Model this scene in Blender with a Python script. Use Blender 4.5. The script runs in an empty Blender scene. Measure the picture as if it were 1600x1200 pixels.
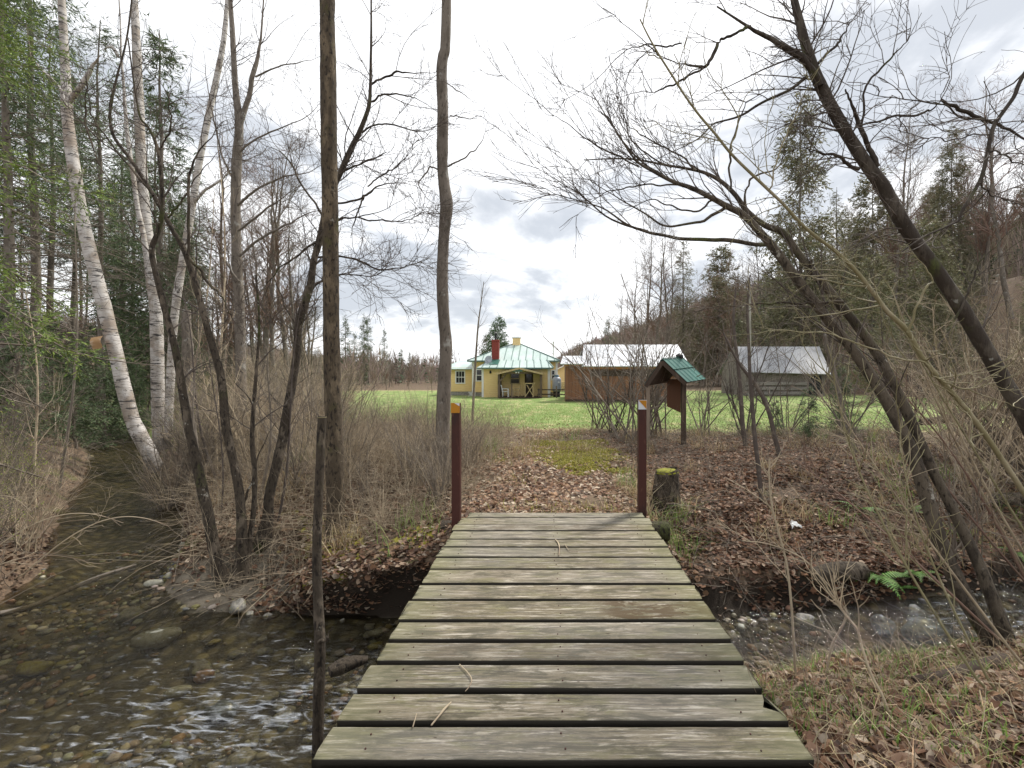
import bpy, math, random
import numpy as np
from mathutils import Vector
SC = bpy.context.scene
COL = SC.collection
F, CX, CY, EYE = 750.0, 857.0, 581.0, 1.65      # wide lens, eye 1.65 m above the deck
rad = math.radians

def P(px, py, Y):                                # a point of the place at depth Y
    return np.array([(px-CX)/F*Y, Y, EYE-(py-CY)/F*Y])

# ------------------------------------------------------------------ noise / terrain
def vnoise(x, y, seed=0):
    x = np.asarray(x, float); y = np.asarray(y, float)
    xi = np.floor(x).astype(np.int64); yi = np.floor(y).astype(np.int64)
    fx = x-xi; fy = y-yi
    fx = fx*fx*(3-2*fx); fy = fy*fy*(3-2*fy)
    def h(a, b):
        n = (a*374761393 + b*668265263 + seed*974634777) & 0x7fffffff
        n = ((n ^ (n >> 13))*1274126177) & 0x7fffffff
        return ((n ^ (n >> 16)) & 0xffff)/65535.0
    return (h(xi, yi)*(1-fx)+h(xi+1, yi)*fx)*(1-fy)+(h(xi, yi+1)*(1-fx)+h(xi+1, yi+1)*fx)*fy
def fbm(x, y, seed=0, oct=4):
    s = 0; a = .5; t = 0
    for i in range(oct):
        s = s+a*vnoise(x*2**i, y*2**i, seed+i); t += a; a *= .5
    return s/t-.5
def sm(t): 
    t = np.clip(t, 0, 1); return t*t*(3-2*t)

WATER = -0.95
AX = np.array([(-30,30,1.2),(-19,20.5,1.0),(-14,15.8,.8),(-10.6,12.0,.62),(-8.0,9.0,.78),(-6.1,6.9,.72),(-5.15,5.2,.72),(-4.2,4.35,.9),
               (-3.3,4.0,1.15),(-1.6,4.05,1.0),(0.2,4.25,.75),(2.0,4.62,.42),(4.5,5.0,.48),(8,5.7,.5),(14,7,.6),(30,10,.7)], float)
def stream_s(x, y):
    x = np.asarray(x, float); y = np.asarray(y, float)
    best = np.full(x.shape, 1e9)
    for a, b in zip(AX[:-1], AX[1:]):
        d = b[:2]-a[:2]; L = d@d
        t = np.clip(((x-a[0])*d[0]+(y-a[1])*d[1])/L, 0, 1)
        w = a[2]+(b[2]-a[2])*t
        best = np.minimum(best, np.hypot(x-a[0]-d[0]*t, y-a[1]-d[1]*t)-w)
    best = np.minimum(best, np.hypot(x+4.4, y-3.3)-1.5)
    best = np.minimum(best, np.hypot(x+2.6, y-3.2)-.95)
    return best
def side(x, y):                                   # >0 : far bank (house side)
    return y-np.interp(x, AX[:,0], AX[:,1])
def toe(y):                                       # foot of the wooded hill on the right
    return np.interp(y, [0,20,40,52,110,300,900], [40,38,33,27,24,8,-40])
def Hgt(x, y):
    x = np.asarray(x, float); y = np.asarray(y, float)
    s = stream_s(x, y)+fbm(x*1.3, y*1.3, 5)*.35*sm((np.abs(x)-.8)/1.0)
    far = side(x, y) > 0
    top_far = -.06-.40*sm((y-13)/22)+fbm(x*.35, y*.35, 9)*.22*sm((20-y)/8+.25)*sm((np.abs(x-.1)-1.0)/1.2)
    top_far = top_far-.22*sm((-x-1.2)/1.5)*sm((8.5-y)/2.2)-.25*sm((-x-4)/4)*sm((26-y)/10)
    top_far = top_far + .12*sm((x-2.5)/2)*sm((y-6)/2)*sm((14-y)/4)
    top_near = -.13+fbm(x*.8, y*.8, 3)*.12-.12*sm((-x-4)/3)
    top = np.where(far, top_far, top_near)
    left = .62*sm(s/.34)+.38*sm(s/2.0)
    right = .38*sm(s/.30)+.62*sm(s/2.9)
    k = sm((x+.5)/1.8)
    pf = left*(1-k)+right*k
    pn = .35*sm(s/.5)+.65*sm(s/1.9)
    p = np.where(far, pf, pn)
    bar = np.exp(-((x+3.8)/.95)**4-((y-5.3)/.82)**4)
    p = p*(1-bar)+.085*bar
    bed = WATER-.03-.17*sm(-s/.55)+fbm(x*5, y*5, 21)*.07
    z = np.where(s < 0, bed, WATER-.03+(top-WATER+.03)*p)
    ab = sm((1.55-np.abs(x-.07))/.55)*sm((y-5.35)/.22)*sm((9-y)/2.0)
    z = z*(1-ab)+(-.075)*ab
    z = z+fbm(x*3.1, y*3.1, 33)*.09*sm(s/.4)*sm((16-y)/3)*sm((np.abs(x-.1)-.9)/.5+sm((y-6)/2)*.35)
    # hill
    d = x-toe(y)
    hill = np.where(d > 0, 38*(1-np.exp(-np.maximum(d,0)*.62/38)), 0)*sm((y-30)/25)
    hill = hill+fbm(x*.05, y*.05, 71)*4*sm(d/25)*sm((y-30)/25)
    # low rise behind the left woods
    dl = -x-30-.25*y
    hill = hill+np.where(dl > 0, 14*(1-np.exp(-np.maximum(dl,0)*.3/14)), 0)*sm((y-10)/20)
    return z+hill
def H1(x, y): return float(Hgt(np.array([x]), np.array([y]))[0])
def warp(x, y):                                   # the far bank left of the bridge is undercut: its lip leans out over the water
    s = stream_s(x, y); m = sm((x+3.0)/.5)*sm((-.75-x)/.35)*(side(x, y) > 0)
    return y-.42*m*sm((s-.03)/.34)*sm((1.7-s)/1.1)
def hit(px, py, y0=1.6, y1=120):                  # where the sight line meets the ground
    Y = np.concatenate([np.arange(y0, 16, .03), np.arange(16, y1, .2)])
    g = Hgt((px-CX)/F*Y, Y); z = EYE-(py-CY)/F*Y
    i = np.argmax(z < g) if (z < g).any() else len(Y)-1
    return float(Y[i])

# ------------------------------------------------------------------ materials
def srgb(r, g, b):
    f = lambda c: (c/255/12.92 if c/255 <= .04045 else ((c/255+.055)/1.055)**2.4)
    return (f(r), f(g), f(b), 1)
class NT:
    def __init__(s, m):
        m.use_nodes = True; s.t = m.node_tree; s.n = s.t.nodes; s.l = s.t.links
        s.b = s.n.get('Principled BSDF')
    def node(s, typ, **kw):
        n = s.n.new(typ)
        for k, v in kw.items():
            if k.startswith('i_'):
                n.inputs[k[2:].replace('_', ' ')].default_value = v
            else: setattr(n, k, v)
        return n
    def link(s, a, b): s.l.new(a, b)
    def coord(s, kind='Object', scale=(1,1,1), rot=(0,0,0)):
        if kind == 'World':
            g = s.node('ShaderNodeNewGeometry'); out = g.outputs['Position']
        else:
            c = s.node('ShaderNodeTexCoord'); out = c.outputs[kind]
        m = s.node('ShaderNodeMapping'); m.inputs['Scale'].default_value = scale; m.inputs['Rotation'].default_value = rot
        s.link(out, m.inputs['Vector']); return m.outputs['Vector']
    def noise(s, vec, scale, detail=5, rough=.6, dist=0):
        n = s.node('ShaderNodeTexNoise'); n.inputs['Scale'].default_value = scale; n.inputs['Detail'].default_value = detail
        n.inputs['Roughness'].default_value = rough; n.inputs['Distortion'].default_value = dist
        s.link(vec, n.inputs['Vector']); return n.outputs['Fac']
    def ramp(s, fac, lo, hi):
        r = s.node('ShaderNodeMapRange'); r.interpolation_type = 'SMOOTHSTEP'
        r.inputs['From Min'].default_value = lo; r.inputs['From Max'].default_value = hi
        s.link(fac, r.inputs['Value']); return r.outputs['Result']
    def mix(s, fac, a, b, mode='MIX'):
        m = s.node('ShaderNodeMix', data_type='RGBA', blend_type=mode)
        if isinstance(fac, (int, float)): m.inputs[0].default_value = fac
        else: s.link(fac, m.inputs[0])
        for k, v in ((6, a), (7, b)):
            if isinstance(v, (tuple, list)): m.inputs[k].default_value = tuple(v) if len(v) == 4 else (*v, 1)
            else: s.link(v, m.inputs[k])
        return m.outputs[2]
    def math(s, op, a, b=None):
        m = s.node('ShaderNodeMath', operation=op)
        for i, v in enumerate((a, b)):
            if v is None: continue
            if isinstance(v, (int, float)): m.inputs[i].default_value = v
            else: s.link(v, m.inputs[i])
        return m.outputs[0]
    def attr(s, name):
        a = s.node('ShaderNodeAttribute'); a.attribute_name = name; return a
    def bump(s, h, strength=.4, dist=.02):
        b = s.node('ShaderNodeBump'); b.inputs['Strength'].default_value = strength; b.inputs['Distance'].default_value = dist
        s.link(h, b.inputs['Height']); s.link(b.outputs['Normal'], s.b.inputs['Normal']); return b
    def base(s, c):
        if isinstance(c, (tuple, list)): s.b.inputs['Base Color'].default_value = tuple(c) if len(c) == 4 else (*c, 1)
        else: s.link(c, s.b.inputs['Base Color'])

def mat(name, col, rough=.85, layers=(), bump=None, kind='Object', rand=0, spec=.3, metal=0):
    m = bpy.data.materials.new(name); t = NT(m)
    c = (*col, 1) if len(col) == 3 else col
    for (sc, stretch, c2, lo, hi) in layers:
        v = t.coord(kind, stretch)
        c = t.mix(t.ramp(t.noise(v, sc), lo, hi), c, c2)
    if rand:
        o = t.node('ShaderNodeObjectInfo')
        hsv = t.node('ShaderNodeHueSaturation')
        val = t.math('ADD', t.math('MULTIPLY', o.outputs['Random'], rand), 1-rand/2)
        t.link(val, hsv.inputs['Value'])
        if isinstance(c, tuple): hsv.inputs['Color'].default_value = c
        else: t.link(c, hsv.inputs['Color'])
        c = hsv.outputs['Color']
    t.base(c)
    t.b.inputs['Roughness'].default_value = rough; t.b.inputs['Specular IOR Level'].default_value = spec
    t.b.inputs['Metallic'].default_value = metal
    if bump:
        sc, stretch, st, di = bump
        t.bump(t.noise(t.coord(kind, stretch), sc, 6, .65), st, di)
    return m

M = {}
M['bark_dark'] = mat('dark bark', (.05,.04,.032), .95, [(6,(1,1,.25),(.10,.085,.068),.48,.62),(3,(1,1,.6),(.075,.085,.03),.56,.70),(22,(1,1,.3),(.04,.032,.026),.52,.66),(9,(1,1,1),(.26,.26,.23),.66,.73)], (14,(1,1,.25),.9,.03))
M['bark_grey'] = mat('grey bark', (.165,.14,.115), .9, [(7,(1,1,.3),(.12,.10,.08),.45,.6),(4,(1,1,1),(.30,.29,.26),.58,.7),(3,(1,1,.7),(.07,.06,.045),.6,.74),(26,(1,1,.35),(.06,.05,.04),.55,.68)], (18,(1,1,.3),.7,.02))
M['bark_moss'] = mat('mossy bark', (.055,.043,.031), .95, [(7,(1,1,.5),(.125,.10,.074),.50,.60),(2.5,(1,1,.6),(.055,.060,.020),.55,.66),(30,(1,1,.4),(.022,.017,.013),.52,.62),(9,(1,1,1),(.28,.26,.22),.655,.70)], (22,(1,1,.3),1.0,.04))
M['twig_dark'] = mat('dark twig bark', (.085,.068,.058), .85, [(5,(1,1,1),(.15,.125,.10),.5,.65)])
M['twig_grey'] = mat('grey twig bark', (.15,.125,.10), .85, [(3,(1,1,1),(.27,.23,.18),.5,.65)], rand=.4)
M['twig_tan'] = mat('pale dry stem', (.38,.31,.215), .85, [(2,(1,1,1),(.20,.15,.105),.45,.65)], rand=.4)
M['twig_red'] = mat('reddish brown stem', (.17,.105,.08), .8, [(2,(1,1,1),(.24,.18,.13),.5,.65)], rand=.4)
M['twig_olive'] = mat('olive young bark', (.21,.185,.10), .7, [(3,(1,1,1),(.30,.26,.17),.5,.65),(14,(1,1,.4),(.10,.085,.05),.58,.7)])
M['rust'] = mat('rust brown paint', (.055,.017,.012), .6, [(5,(1,1,.3),(.03,.012,.010),.45,.65),(30,(1,1,.2),(.10,.04,.028),.6,.72)], (30,(1,1,.15),.25,.005))
M['orange'] = mat('orange panel', (.40,.17,.010), .5, [(20,(1,1,1),(.28,.12,.015),.55,.7)])
M['white'] = mat('white paint', (.74,.75,.74), .5, [(9,(1,1,1),(.6,.6,.58),.55,.75)])
M['offwhite'] = mat('grey white panel', (.55,.57,.60), .45, [(20,(1,1,1),(.45,.46,.48),.55,.7)])
M['black'] = mat('black metal', (.015,.016,.018), .5)
M['glass'] = mat('window glass', (.018,.022,.026), .06, spec=.6)
M['brick'] = mat('red chimney brick', (.23,.05,.04), .85, [(14,(1,1,2.5),(.17,.03,.028),.5,.62),(40,(1,1,3),(.33,.10,.08),.6,.7)])
M['greyp'] = mat('grey tank paint', (.34,.37,.42), .45, [(5,(1,1,1),(.27,.30,.34),.5,.7)])
M['wood_weathered'] = mat('weathered grey timber', (.24,.19,.145), .85, [(8,(1,1,.15),(.13,.10,.075),.48,.65)], (30,(1,1,.1),.4,.01))
M['wood_dark'] = mat('dark timber', (.055,.038,.028), .85, [(8,(1,1,.15),(.10,.07,.05),.5,.68)], (30,(1,1,.1),.4,.01))
M['wood_orange'] = mat('orange stained timber', (.42,.19,.06), .75, [(6,(.15,1,1),(.28,.12,.045),.5,.68)])
M['wood_tan'] = mat('pale new lumber', (.46,.36,.20), .8, [(8,(1,1,.2),(.34,.25,.14),.5,.68)])
M['concrete'] = mat('concrete block', (.30,.29,.27), .9, [(6,(1,1,1),(.2,.19,.18),.45,.65)])
M['stone'] = mat('stream stone', (.20,.185,.155), .55, [(5,(1,1,1),(.10,.095,.085),.42,.6),(2.2,(1,1,1),(.20,.19,.09),.52,.68),(18,(1,1,1),(.33,.31,.27),.62,.72)], (14,(1,1,1),.4,.01), rand=.7, spec=.5)
M['bark_alder'] = mat('grey brown mossy bark', (.105,.085,.062), .95, [(7,(1,1,.5),(.055,.044,.033),.48,.60),(2.5,(1,1,.6),(.085,.09,.032),.56,.68),(28,(1,1,.5),(.035,.028,.021),.54,.64),(9,(1,1,1),(.30,.28,.24),.63,.69)], (22,(1,1,.3),1.0,.04))

def leafmat(name, rough=.75, trans=.25):
    m = bpy.data.materials.new(name); t = NT(m)
    a = t.attr('tint'); t.base(a.outputs['Color'])
    t.b.inputs['Roughness'].default_value = rough; t.b.inputs['Specular IOR Level'].default_value = .25
    if trans:
        tr = t.node('ShaderNodeBsdfTranslucent'); t.link(a.outputs['Color'], tr.inputs['Color'])
        mx = t.node('ShaderNodeMixShader'); mx.inputs[0].default_value = trans
        t.link(t.b.outputs[0], mx.inputs[1]); t.link(tr.outputs[0], mx.inputs[2])
        t.link(mx.outputs[0], t.n['Material Output'].inputs['Surface'])
    return m
M['leaf'] = leafmat('dry leaf')
M['needle'] = leafmat('evergreen needles', .6, .2)
M['blade'] = leafmat('grass blade', .6, .3)

def birch():
    m = bpy.data.materials.new('white birch bark'); t = NT(m)
    v = t.coord('Object', (1.2,1.2,9)); v2 = t.coord('Object', (1,1,1)); v3 = t.coord('Object', (2.4,2.4,26))
    c = t.mix(t.ramp(t.noise(v2, 2.2), .42, .62), (.47,.44,.41,1), (.31,.275,.235,1))
    c = t.mix(t.ramp(t.noise(v2, 1.1), .52, .66), c, (.26,.21,.165,1))
    c = t.mix(t.ramp(t.noise(v3, 2.2, 4, .6), .56, .62), c, (.17,.14,.12,1))
    c = t.mix(t.ramp(t.noise(v, 2.0, 6, .65, .4), .565, .60), c, (.035,.03,.028,1))
    c = t.mix(t.ramp(t.noise(v2, 3.4, 6, .7), .60, .66), c, (.06,.05,.042,1))
    zs = t.node('ShaderNodeSeparateXYZ'); t.link(v2, zs.inputs[0])
    low = t.math('ADD', zs.outputs[2], t.math('MULTIPLY', t.math('SUBTRACT', t.noise(v2, 5, 6, .7), .5), 2.2))
    c = t.mix(t.math('SUBTRACT', 1.0, t.ramp(low, .0, .95)), c, (.075,.062,.05,1))
    t.base(c); t.b.inputs['Roughness'].default_value = .7
    t.bump(t.noise(v, 3, 6, .65), .7, .02); return m
M['birch'] = birch()

def deckmat():
    m = bpy.data.materials.new('weathered deck boards'); t = NT(m)
    a = t.attr('board').outputs['Vector']
    sep = t.node('ShaderNodeSeparateXYZ'); t.link(a, sep.inputs[0])
    co = t.coord('Object', (1,1,1))
    off = t.node('ShaderNodeVectorMath', operation='ADD'); t.link(co, off.inputs[0])
    sc = t.node('ShaderNodeVectorMath', operation='SCALE'); cxz = t.node('ShaderNodeCombineXYZ'); t.link(sep.outputs['X'], cxz.inputs[0]); t.link(sep.outputs['Z'], cxz.inputs[1]); t.link(cxz.outputs[0], sc.inputs[0]); sc.inputs['Scale'].default_value = 37
    t.link(sc.outputs[0], off.inputs[1])
    def mp(s):
        q = t.node('ShaderNodeMapping'); q.inputs['Scale'].default_value = s; t.link(off.outputs[0], q.inputs['Vector']); return q.outputs[0]
    grain = t.noise(mp((1.2,26,26)), 3, 8, .7, .6)
    streak = t.noise(mp((1.1,16,16)), 2.4, 8, .72, .8)
    blot = t.noise(mp((1.6,4,4)), 1.6, 6, .68, .3)
    fine = t.noise(mp((6,60,60)), 4, 4, .7)
    c = t.mix(sep.outputs['X'], (.225,.19,.135,1), (.135,.112,.068,1))
    c = t.mix(t.math('MULTIPLY', t.ramp(streak, .50, .64), .8), c, (.52,.47,.39,1))
    c = t.mix(t.math('MULTIPLY', t.ramp(blot, .47, .62), .62), c, (.135,.128,.05,1))
    c = t.mix(t.math('MULTIPLY', t.ramp(grain, .47, .62), .85), c, (.07,.058,.045,1))
    c = t.mix(t.math('MULTIPLY', t.ramp(fine, .55, .72), .5), c, (.50,.465,.40,1))
    b2 = t.noise(mp((1.3,5,5)), 2.7, 7, .72, .4)
    c = t.mix(t.math('MULTIPLY', t.ramp(b2, .47, .62), .85), c, (.075,.066,.042,1))
    tone = t.ramp(t.noise(mp((.5,.5,.5)), 1.3, 3, .5), .35, .65)
    c = t.mix(t.math('MULTIPLY', tone, .22), c, (.23,.225,.22,1))
    knot = t.noise(mp((2.6,7,7)), 2.1, 3, .5)
    c = t.mix(t.ramp(knot, .70, .74), c, (.055,.042,.03,1))
    pat = t.ramp(t.noise(mp((1.6,5,5)), 2.6, 7, .72), .47, .52)
    c = t.mix(t.math('MULTIPLY', pat, sep.outputs['Y']), c, (.075,.052,.028,1))
    lich = t.ramp(t.noise(mp((3,8,8)), 5, 5, .7), .66, .70)
    c = t.mix(t.math('MULTIPLY', lich, .7), c, (.10,.09,.05,1))
    ends = t.ramp(t.math('ABSOLUTE', t.math('SUBTRACT', t.attr('along').outputs['Fac'], .5)), .33, .52)
    c = t.mix(t.math('MULTIPLY', ends, .35), c, (.20,.20,.09,1))
    t.base(c); 
    ed = t.ramp(t.attr('edge').outputs['Fac'], .35, .9)
    c = t.mix(ed, c, (.028,.024,.018,1))  # shade of the gaps, with grime, painted onto the upright board sides
    t.base(c)
    t.b.inputs['Roughness'].default_value = .85; t.b.inputs['Specular IOR Level'].default_value = .25
    t.bump(t.math('ADD', grain, t.math('MULTIPLY', streak, .6)), .75, .006); return m
M['deck'] = deckmat()

def groundmat():
    m = bpy.data.materials.new('ground'); t = NT(m)
    z = t.attr('zone'); sep = t.node('ShaderNodeSeparateColor'); t.link(z.outputs['Color'], sep.inputs[0])
    v = t.coord('World', (1,1,1))
    dirt = t.mix(t.ramp(t.noise(v, 9, 8, .7), .4, .62), (.075,.052,.036,1), (.15,.105,.07,1))
    dirt = t.mix(t.ramp(t.noise(v, 38, 6, .75), .52, .66), dirt, (.24,.16,.105,1))
    dirt = t.mix(t.ramp(t.noise(v, 1.3, 5), .55, .68), dirt, (.095,.09,.035,1))
    n1 = t.noise(v, .55, 6, .65); n2 = t.noise(v, 5, 6, .7); n3 = t.noise(t.coord('World', (1,.35,1)), 1.7, 6, .7)
    lawn = t.mix(t.ramp(n1, .42, .62), (.155,.225,.065,1), (.215,.285,.09,1))
    lawn = t.mix(t.ramp(n2, .45, .65), lawn, (.135,.185,.05,1))
    lawn = t.mix(t.math('MULTIPLY', t.ramp(n3, .49, .64), .75), lawn, (.37,.335,.17,1))
    edge = t.math('ADD', sep.outputs[0], t.math('MULTIPLY', t.math('SUBTRACT', t.noise(v, 2.4, 6, .7), .5), 1.3))
    c = t.mix(t.ramp(edge, .12, .42), dirt, (.27,.215,.115,1)); c = t.mix(t.ramp(edge, .42, .72), c, lawn)
    moss = t.math('ADD', t.math('MULTIPLY', t.noise(v, 1.6, 6, .68), 1), t.math('MULTIPLY', t.attr('moss').outputs['Fac'], .35))
    mossc = t.mix(t.ramp(t.noise(v, 14, 5), .4, .6), (.21,.195,.028,1), (.34,.30,.045,1))
    c = t.mix(t.ramp(moss, .68, .80), c, mossc)
    wet_shade = t.math('ADD', t.attr('wet_shade').outputs['Fac'], t.math('MULTIPLY', t.math('SUBTRACT', t.noise(v, 4, 5), .5), .8))
    c = t.mix(t.ramp(wet_shade, .35, .7), c, (.024,.018,.013,1))  # shade of the undercut hollow painted into the wet soil at the waterline
    mud = t.mix(t.ramp(t.noise(v, 7, 6, .7), .4, .65), (.10,.083,.062,1), (.155,.135,.105,1))
    c = t.mix(t.ramp(sep.outputs[2], .3, .7), c, mud)
    vor = t.node('ShaderNodeTexVoronoi'); vor.inputs['Scale'].default_value = 8; t.link(v, vor.inputs['Vector'])
    bed = t.mix(t.ramp(t.noise(v, 2.0, 5), .4, .6), (.105,.09,.062,1), (.17,.148,.105,1))
    peb = t.node('ShaderNodeSeparateColor'); t.link(vor.outputs['Color'], peb.inputs[0])
    bed = t.mix(t.math('MULTIPLY', t.ramp(peb.outputs[0], .45, .8), .7), bed, (.24,.205,.11,1))
    bed = t.mix(t.math('MULTIPLY', t.ramp(vor.outputs['Distance'], .25, .6), .7), bed, (.03,.026,.018,1))
    c = t.mix(t.ramp(sep.outputs[1], .3, .7), c, bed)
    t.base(c); t.b.inputs['Roughness'].default_value = .92; t.b.inputs['Specular IOR Level'].default_value = .2
    t.bump(t.noise(v, 30, 7, .75), .7, .03); return m
M['ground'] = groundmat()

def watermat():
    m = bpy.data.materials.new('stream water'); t = NT(m)
    v = t.coord('World', (1,1,1)); at = t.attr('rapid').outputs['Fac']
    rip = t.math('ADD', t.noise(t.coord('World',(3,7,1),(0,0,.55)), 2.2, 6, .62, .6), t.math('MULTIPLY', t.noise(v, 22, 4, .6), .3))
    bp = t.node('ShaderNodeBump'); bp.inputs['Strength'].default_value = .8; bp.inputs['Distance'].default_value = .05
    t.link(rip, bp.inputs['Height'])
    gl = t.node('ShaderNodeBsdfGlossy'); gl.inputs['Roughness'].default_value = .07; t.link(bp.outputs[0], gl.inputs['Normal'])
    tr = t.node('ShaderNodeBsdfTransparent'); tr.inputs['Color'].default_value = (.74,.71,.58,1)
    fr = t.node('ShaderNodeFresnel'); fr.inputs['IOR'].default_value = 1.33; t.link(bp.outputs[0], fr.inputs['Normal'])
    mx = t.node('ShaderNodeMixShader'); t.link(fr.outputs[0], mx.inputs[0]); t.link(tr.outputs[0], mx.inputs[1]); t.link(gl.outputs[0], mx.inputs[2])
    foam = t.node('ShaderNodeBsdfDiffuse'); foam.inputs['Color'].default_value = (.62,.66,.72,1)
    fn = t.noise(t.coord('World',(2.2,8,1),(0,0,.45)), 2.6, 7, .62, 1.0)
    ff = t.math('MULTIPLY', t.ramp(t.math('ADD', fn, t.math('MULTIPLY', at, .13)), .60, .84), .36)
    m2 = t.node('ShaderNodeMixShader'); t.link(ff, m2.inputs[0]); t.link(mx.outputs[0], m2.inputs[1]); t.link(foam.outputs[0], m2.inputs[2])
    t.link(m2.outputs[0], t.n['Material Output'].inputs['Surface']); return m
M['water'] = watermat()

def siding():
    m = bpy.data.materials.new('yellow clapboard'); t = NT(m)
    w = t.node('ShaderNodeTexWave', wave_type='BANDS', bands_direction='Z', wave_profile='SAW'); w.inputs['Scale'].default_value = 1.9
    t.link(t.coord('World'), w.inputs['Vector'])
    n = t.noise(t.coord('World', (1,1,4)), 2, 5)
    c = t.mix(t.ramp(n, .4, .65), (.80,.585,.27,1), (.84,.63,.31,1))
    c = t.mix(t.math('MULTIPLY', t.ramp(w.outputs['Fac'], .86, .97), .4), c, (.36,.23,.06,1))
    t.base(c); t.b.inputs['Roughness'].default_value = .6; t.bump(w.outputs['Fac'], .5, .03); return m
M['siding'] = siding()
def roofmat(name, c1, c2, rough=.4, metal=.0):
    m = bpy.data.materials.new(name); t = NT(m)
    n = t.noise(t.coord('World', (1,.4,1)), 1.2, 5)
    t.base(t.mix(t.ramp(n, .4, .65), c1, c2)); t.b.inputs['Roughness'].default_value = rough; t.b.inputs['Metallic'].default_value = metal
    t.b.inputs['Specular IOR Level'].default_value = .8; return m
M['roof_green'] = roofmat('pale green standing seam metal', (.36,.46,.425,1), (.46,.55,.52,1), .42)
M['seam'] = mat('roof seam', (.10,.17,.15), .5)
M['roof_teal'] = roofmat('teal green metal', (.018,.105,.08,1), (.03,.15,.115,1), .4)
def galv():
    m = bpy.data.materials.new('galvanised sheet roof'); t = NT(m)
    v = t.coord('World', (1,.4,.4))
    c = t.mix(t.ramp(t.noise(v, .5, 5), .42, .62), (.21,.215,.23,1), (.34,.345,.36,1))
    c = t.mix(t.ramp(t.noise(v, .36, 5, .6), .53, .66), c, (.22,.17,.13,1))
    t.base(c); t.b.inputs['Roughness'].default_value = .55; t.b.inputs['Metallic'].default_value = 0; return m
M['galv'] = galv()
M['tin'] = roofmat('bright tin roof', (.50,.52,.55,1), (.62,.63,.66,1), .4, .1)
def boards(name, c1, c2, c3):
    m = bpy.data.materials.new(name); t = NT(m)
    s = t.node('ShaderNodeSeparateXYZ'); t.link(t.coord('World', (4.2,1,1)), s.inputs[0])
    fl = t.math('FLOOR', s.outputs[0]); fr = t.math('FRACT', s.outputs[0])
    wn = t.node('ShaderNodeTexWhiteNoise', noise_dimensions='1D'); t.link(fl, wn.inputs['W'])
    c = t.mix(wn.outputs['Value'], c1, c2)
    c = t.mix(t.ramp(t.noise(t.coord('World', (9,9,.8)), 2, 6), .5, .68), c, c3)
    c = t.mix(t.ramp(t.math('ABSOLUTE', t.math('SUBTRACT', fr, .5)), .44, .5), c, (.03,.017,.01,1))
    zz = t.node('ShaderNodeSeparateXYZ'); t.link(t.coord('World', (1,1,1)), zz.inputs[0])
    t.base(c); t.b.inputs['Roughness'].default_value = .8; return m
M['shedboards'] = boards('brown shed boards', (.25,.115,.055,1), (.17,.075,.038,1), (.10,.052,.032,1))
M['greyboards'] = boards('grey barn boards', (.20,.17,.15,1), (.14,.12,.105,1), (.08,.07,.06,1))

# ------------------------------------------------------------------ mesh building
def mesh_np(name, V, Q, mats, smooth=True, mi=None, T=None):
    V = np.ascontiguousarray(V, np.float32)
    nq = len(Q); nt = 0 if T is None else len(T)
    me = bpy.data.meshes.new(name)
    me.vertices.add(len(V)); me.vertices.foreach_set('co', V.ravel())
    loops = np.asarray(Q, np.int32).ravel()
    starts = np.arange(nq)*4; tot = np.full(nq, 4)
    if nt:
        loops = np.concatenate([loops, np.asarray(T, np.int32).ravel()])
        starts = np.concatenate([starts, nq*4+np.arange(nt)*3]); tot = np.concatenate([tot, np.full(nt, 3)])
    me.loops.add(len(loops)); me.loops.foreach_set('vertex_index', loops)
    me.polygons.add(nq+nt); me.polygons.foreach_set('loop_start', starts.astype(np.int32)); me.polygons.foreach_set('loop_total', tot.astype(np.int32))
    me.polygons.foreach_set('use_smooth', np.full(nq+nt, smooth))
    for m in (mats if isinstance(mats, (list, tuple)) else [mats]): me.materials.append(m)
    if mi is not None: me.polygons.foreach_set('material_index', np.asarray(mi, np.int32))
    me.update(calc_edges=True); return me
def put(name, me, parent=None, loc=None):
    o = bpy.data.objects.new(name, me); COL.objects.link(o)
    if parent: o.parent = parent
    if loc is not None: o.location = loc
    return o
def tag(o, label=None, cat=None, group=None, kind=None):
    if label: o['label'] = label
    if cat: o['category'] = cat
    if group: o['group'] = group
    if kind: o['kind'] = kind
    return o
def empty(name, loc, label, cat, group=None, rz=0):
    o = bpy.data.objects.new(name, None); COL.objects.link(o); o.location = tuple(float(v) for v in loc); o.rotation_euler = (0,0,rz)
    o.empty_display_size = .1
    return tag(o, label, cat, group)
def copy_tree(src, loc, rz, sc=1, label=None, group=None):
    r = src.copy(); COL.objects.link(r); r.location = tuple(float(v) for v in loc); r.rotation_euler = (0,0,rz); r.scale = (sc,sc,sc) if not isinstance(sc, tuple) else sc
    if label: r['label'] = label
    if group: r['group'] = group
    for ch in list(src.children):
        c = ch.copy(); COL.objects.link(c); c.parent = r
        for g in list(ch.children):
            d = g.copy(); COL.objects.link(d); d.parent = c
    return r

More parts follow.
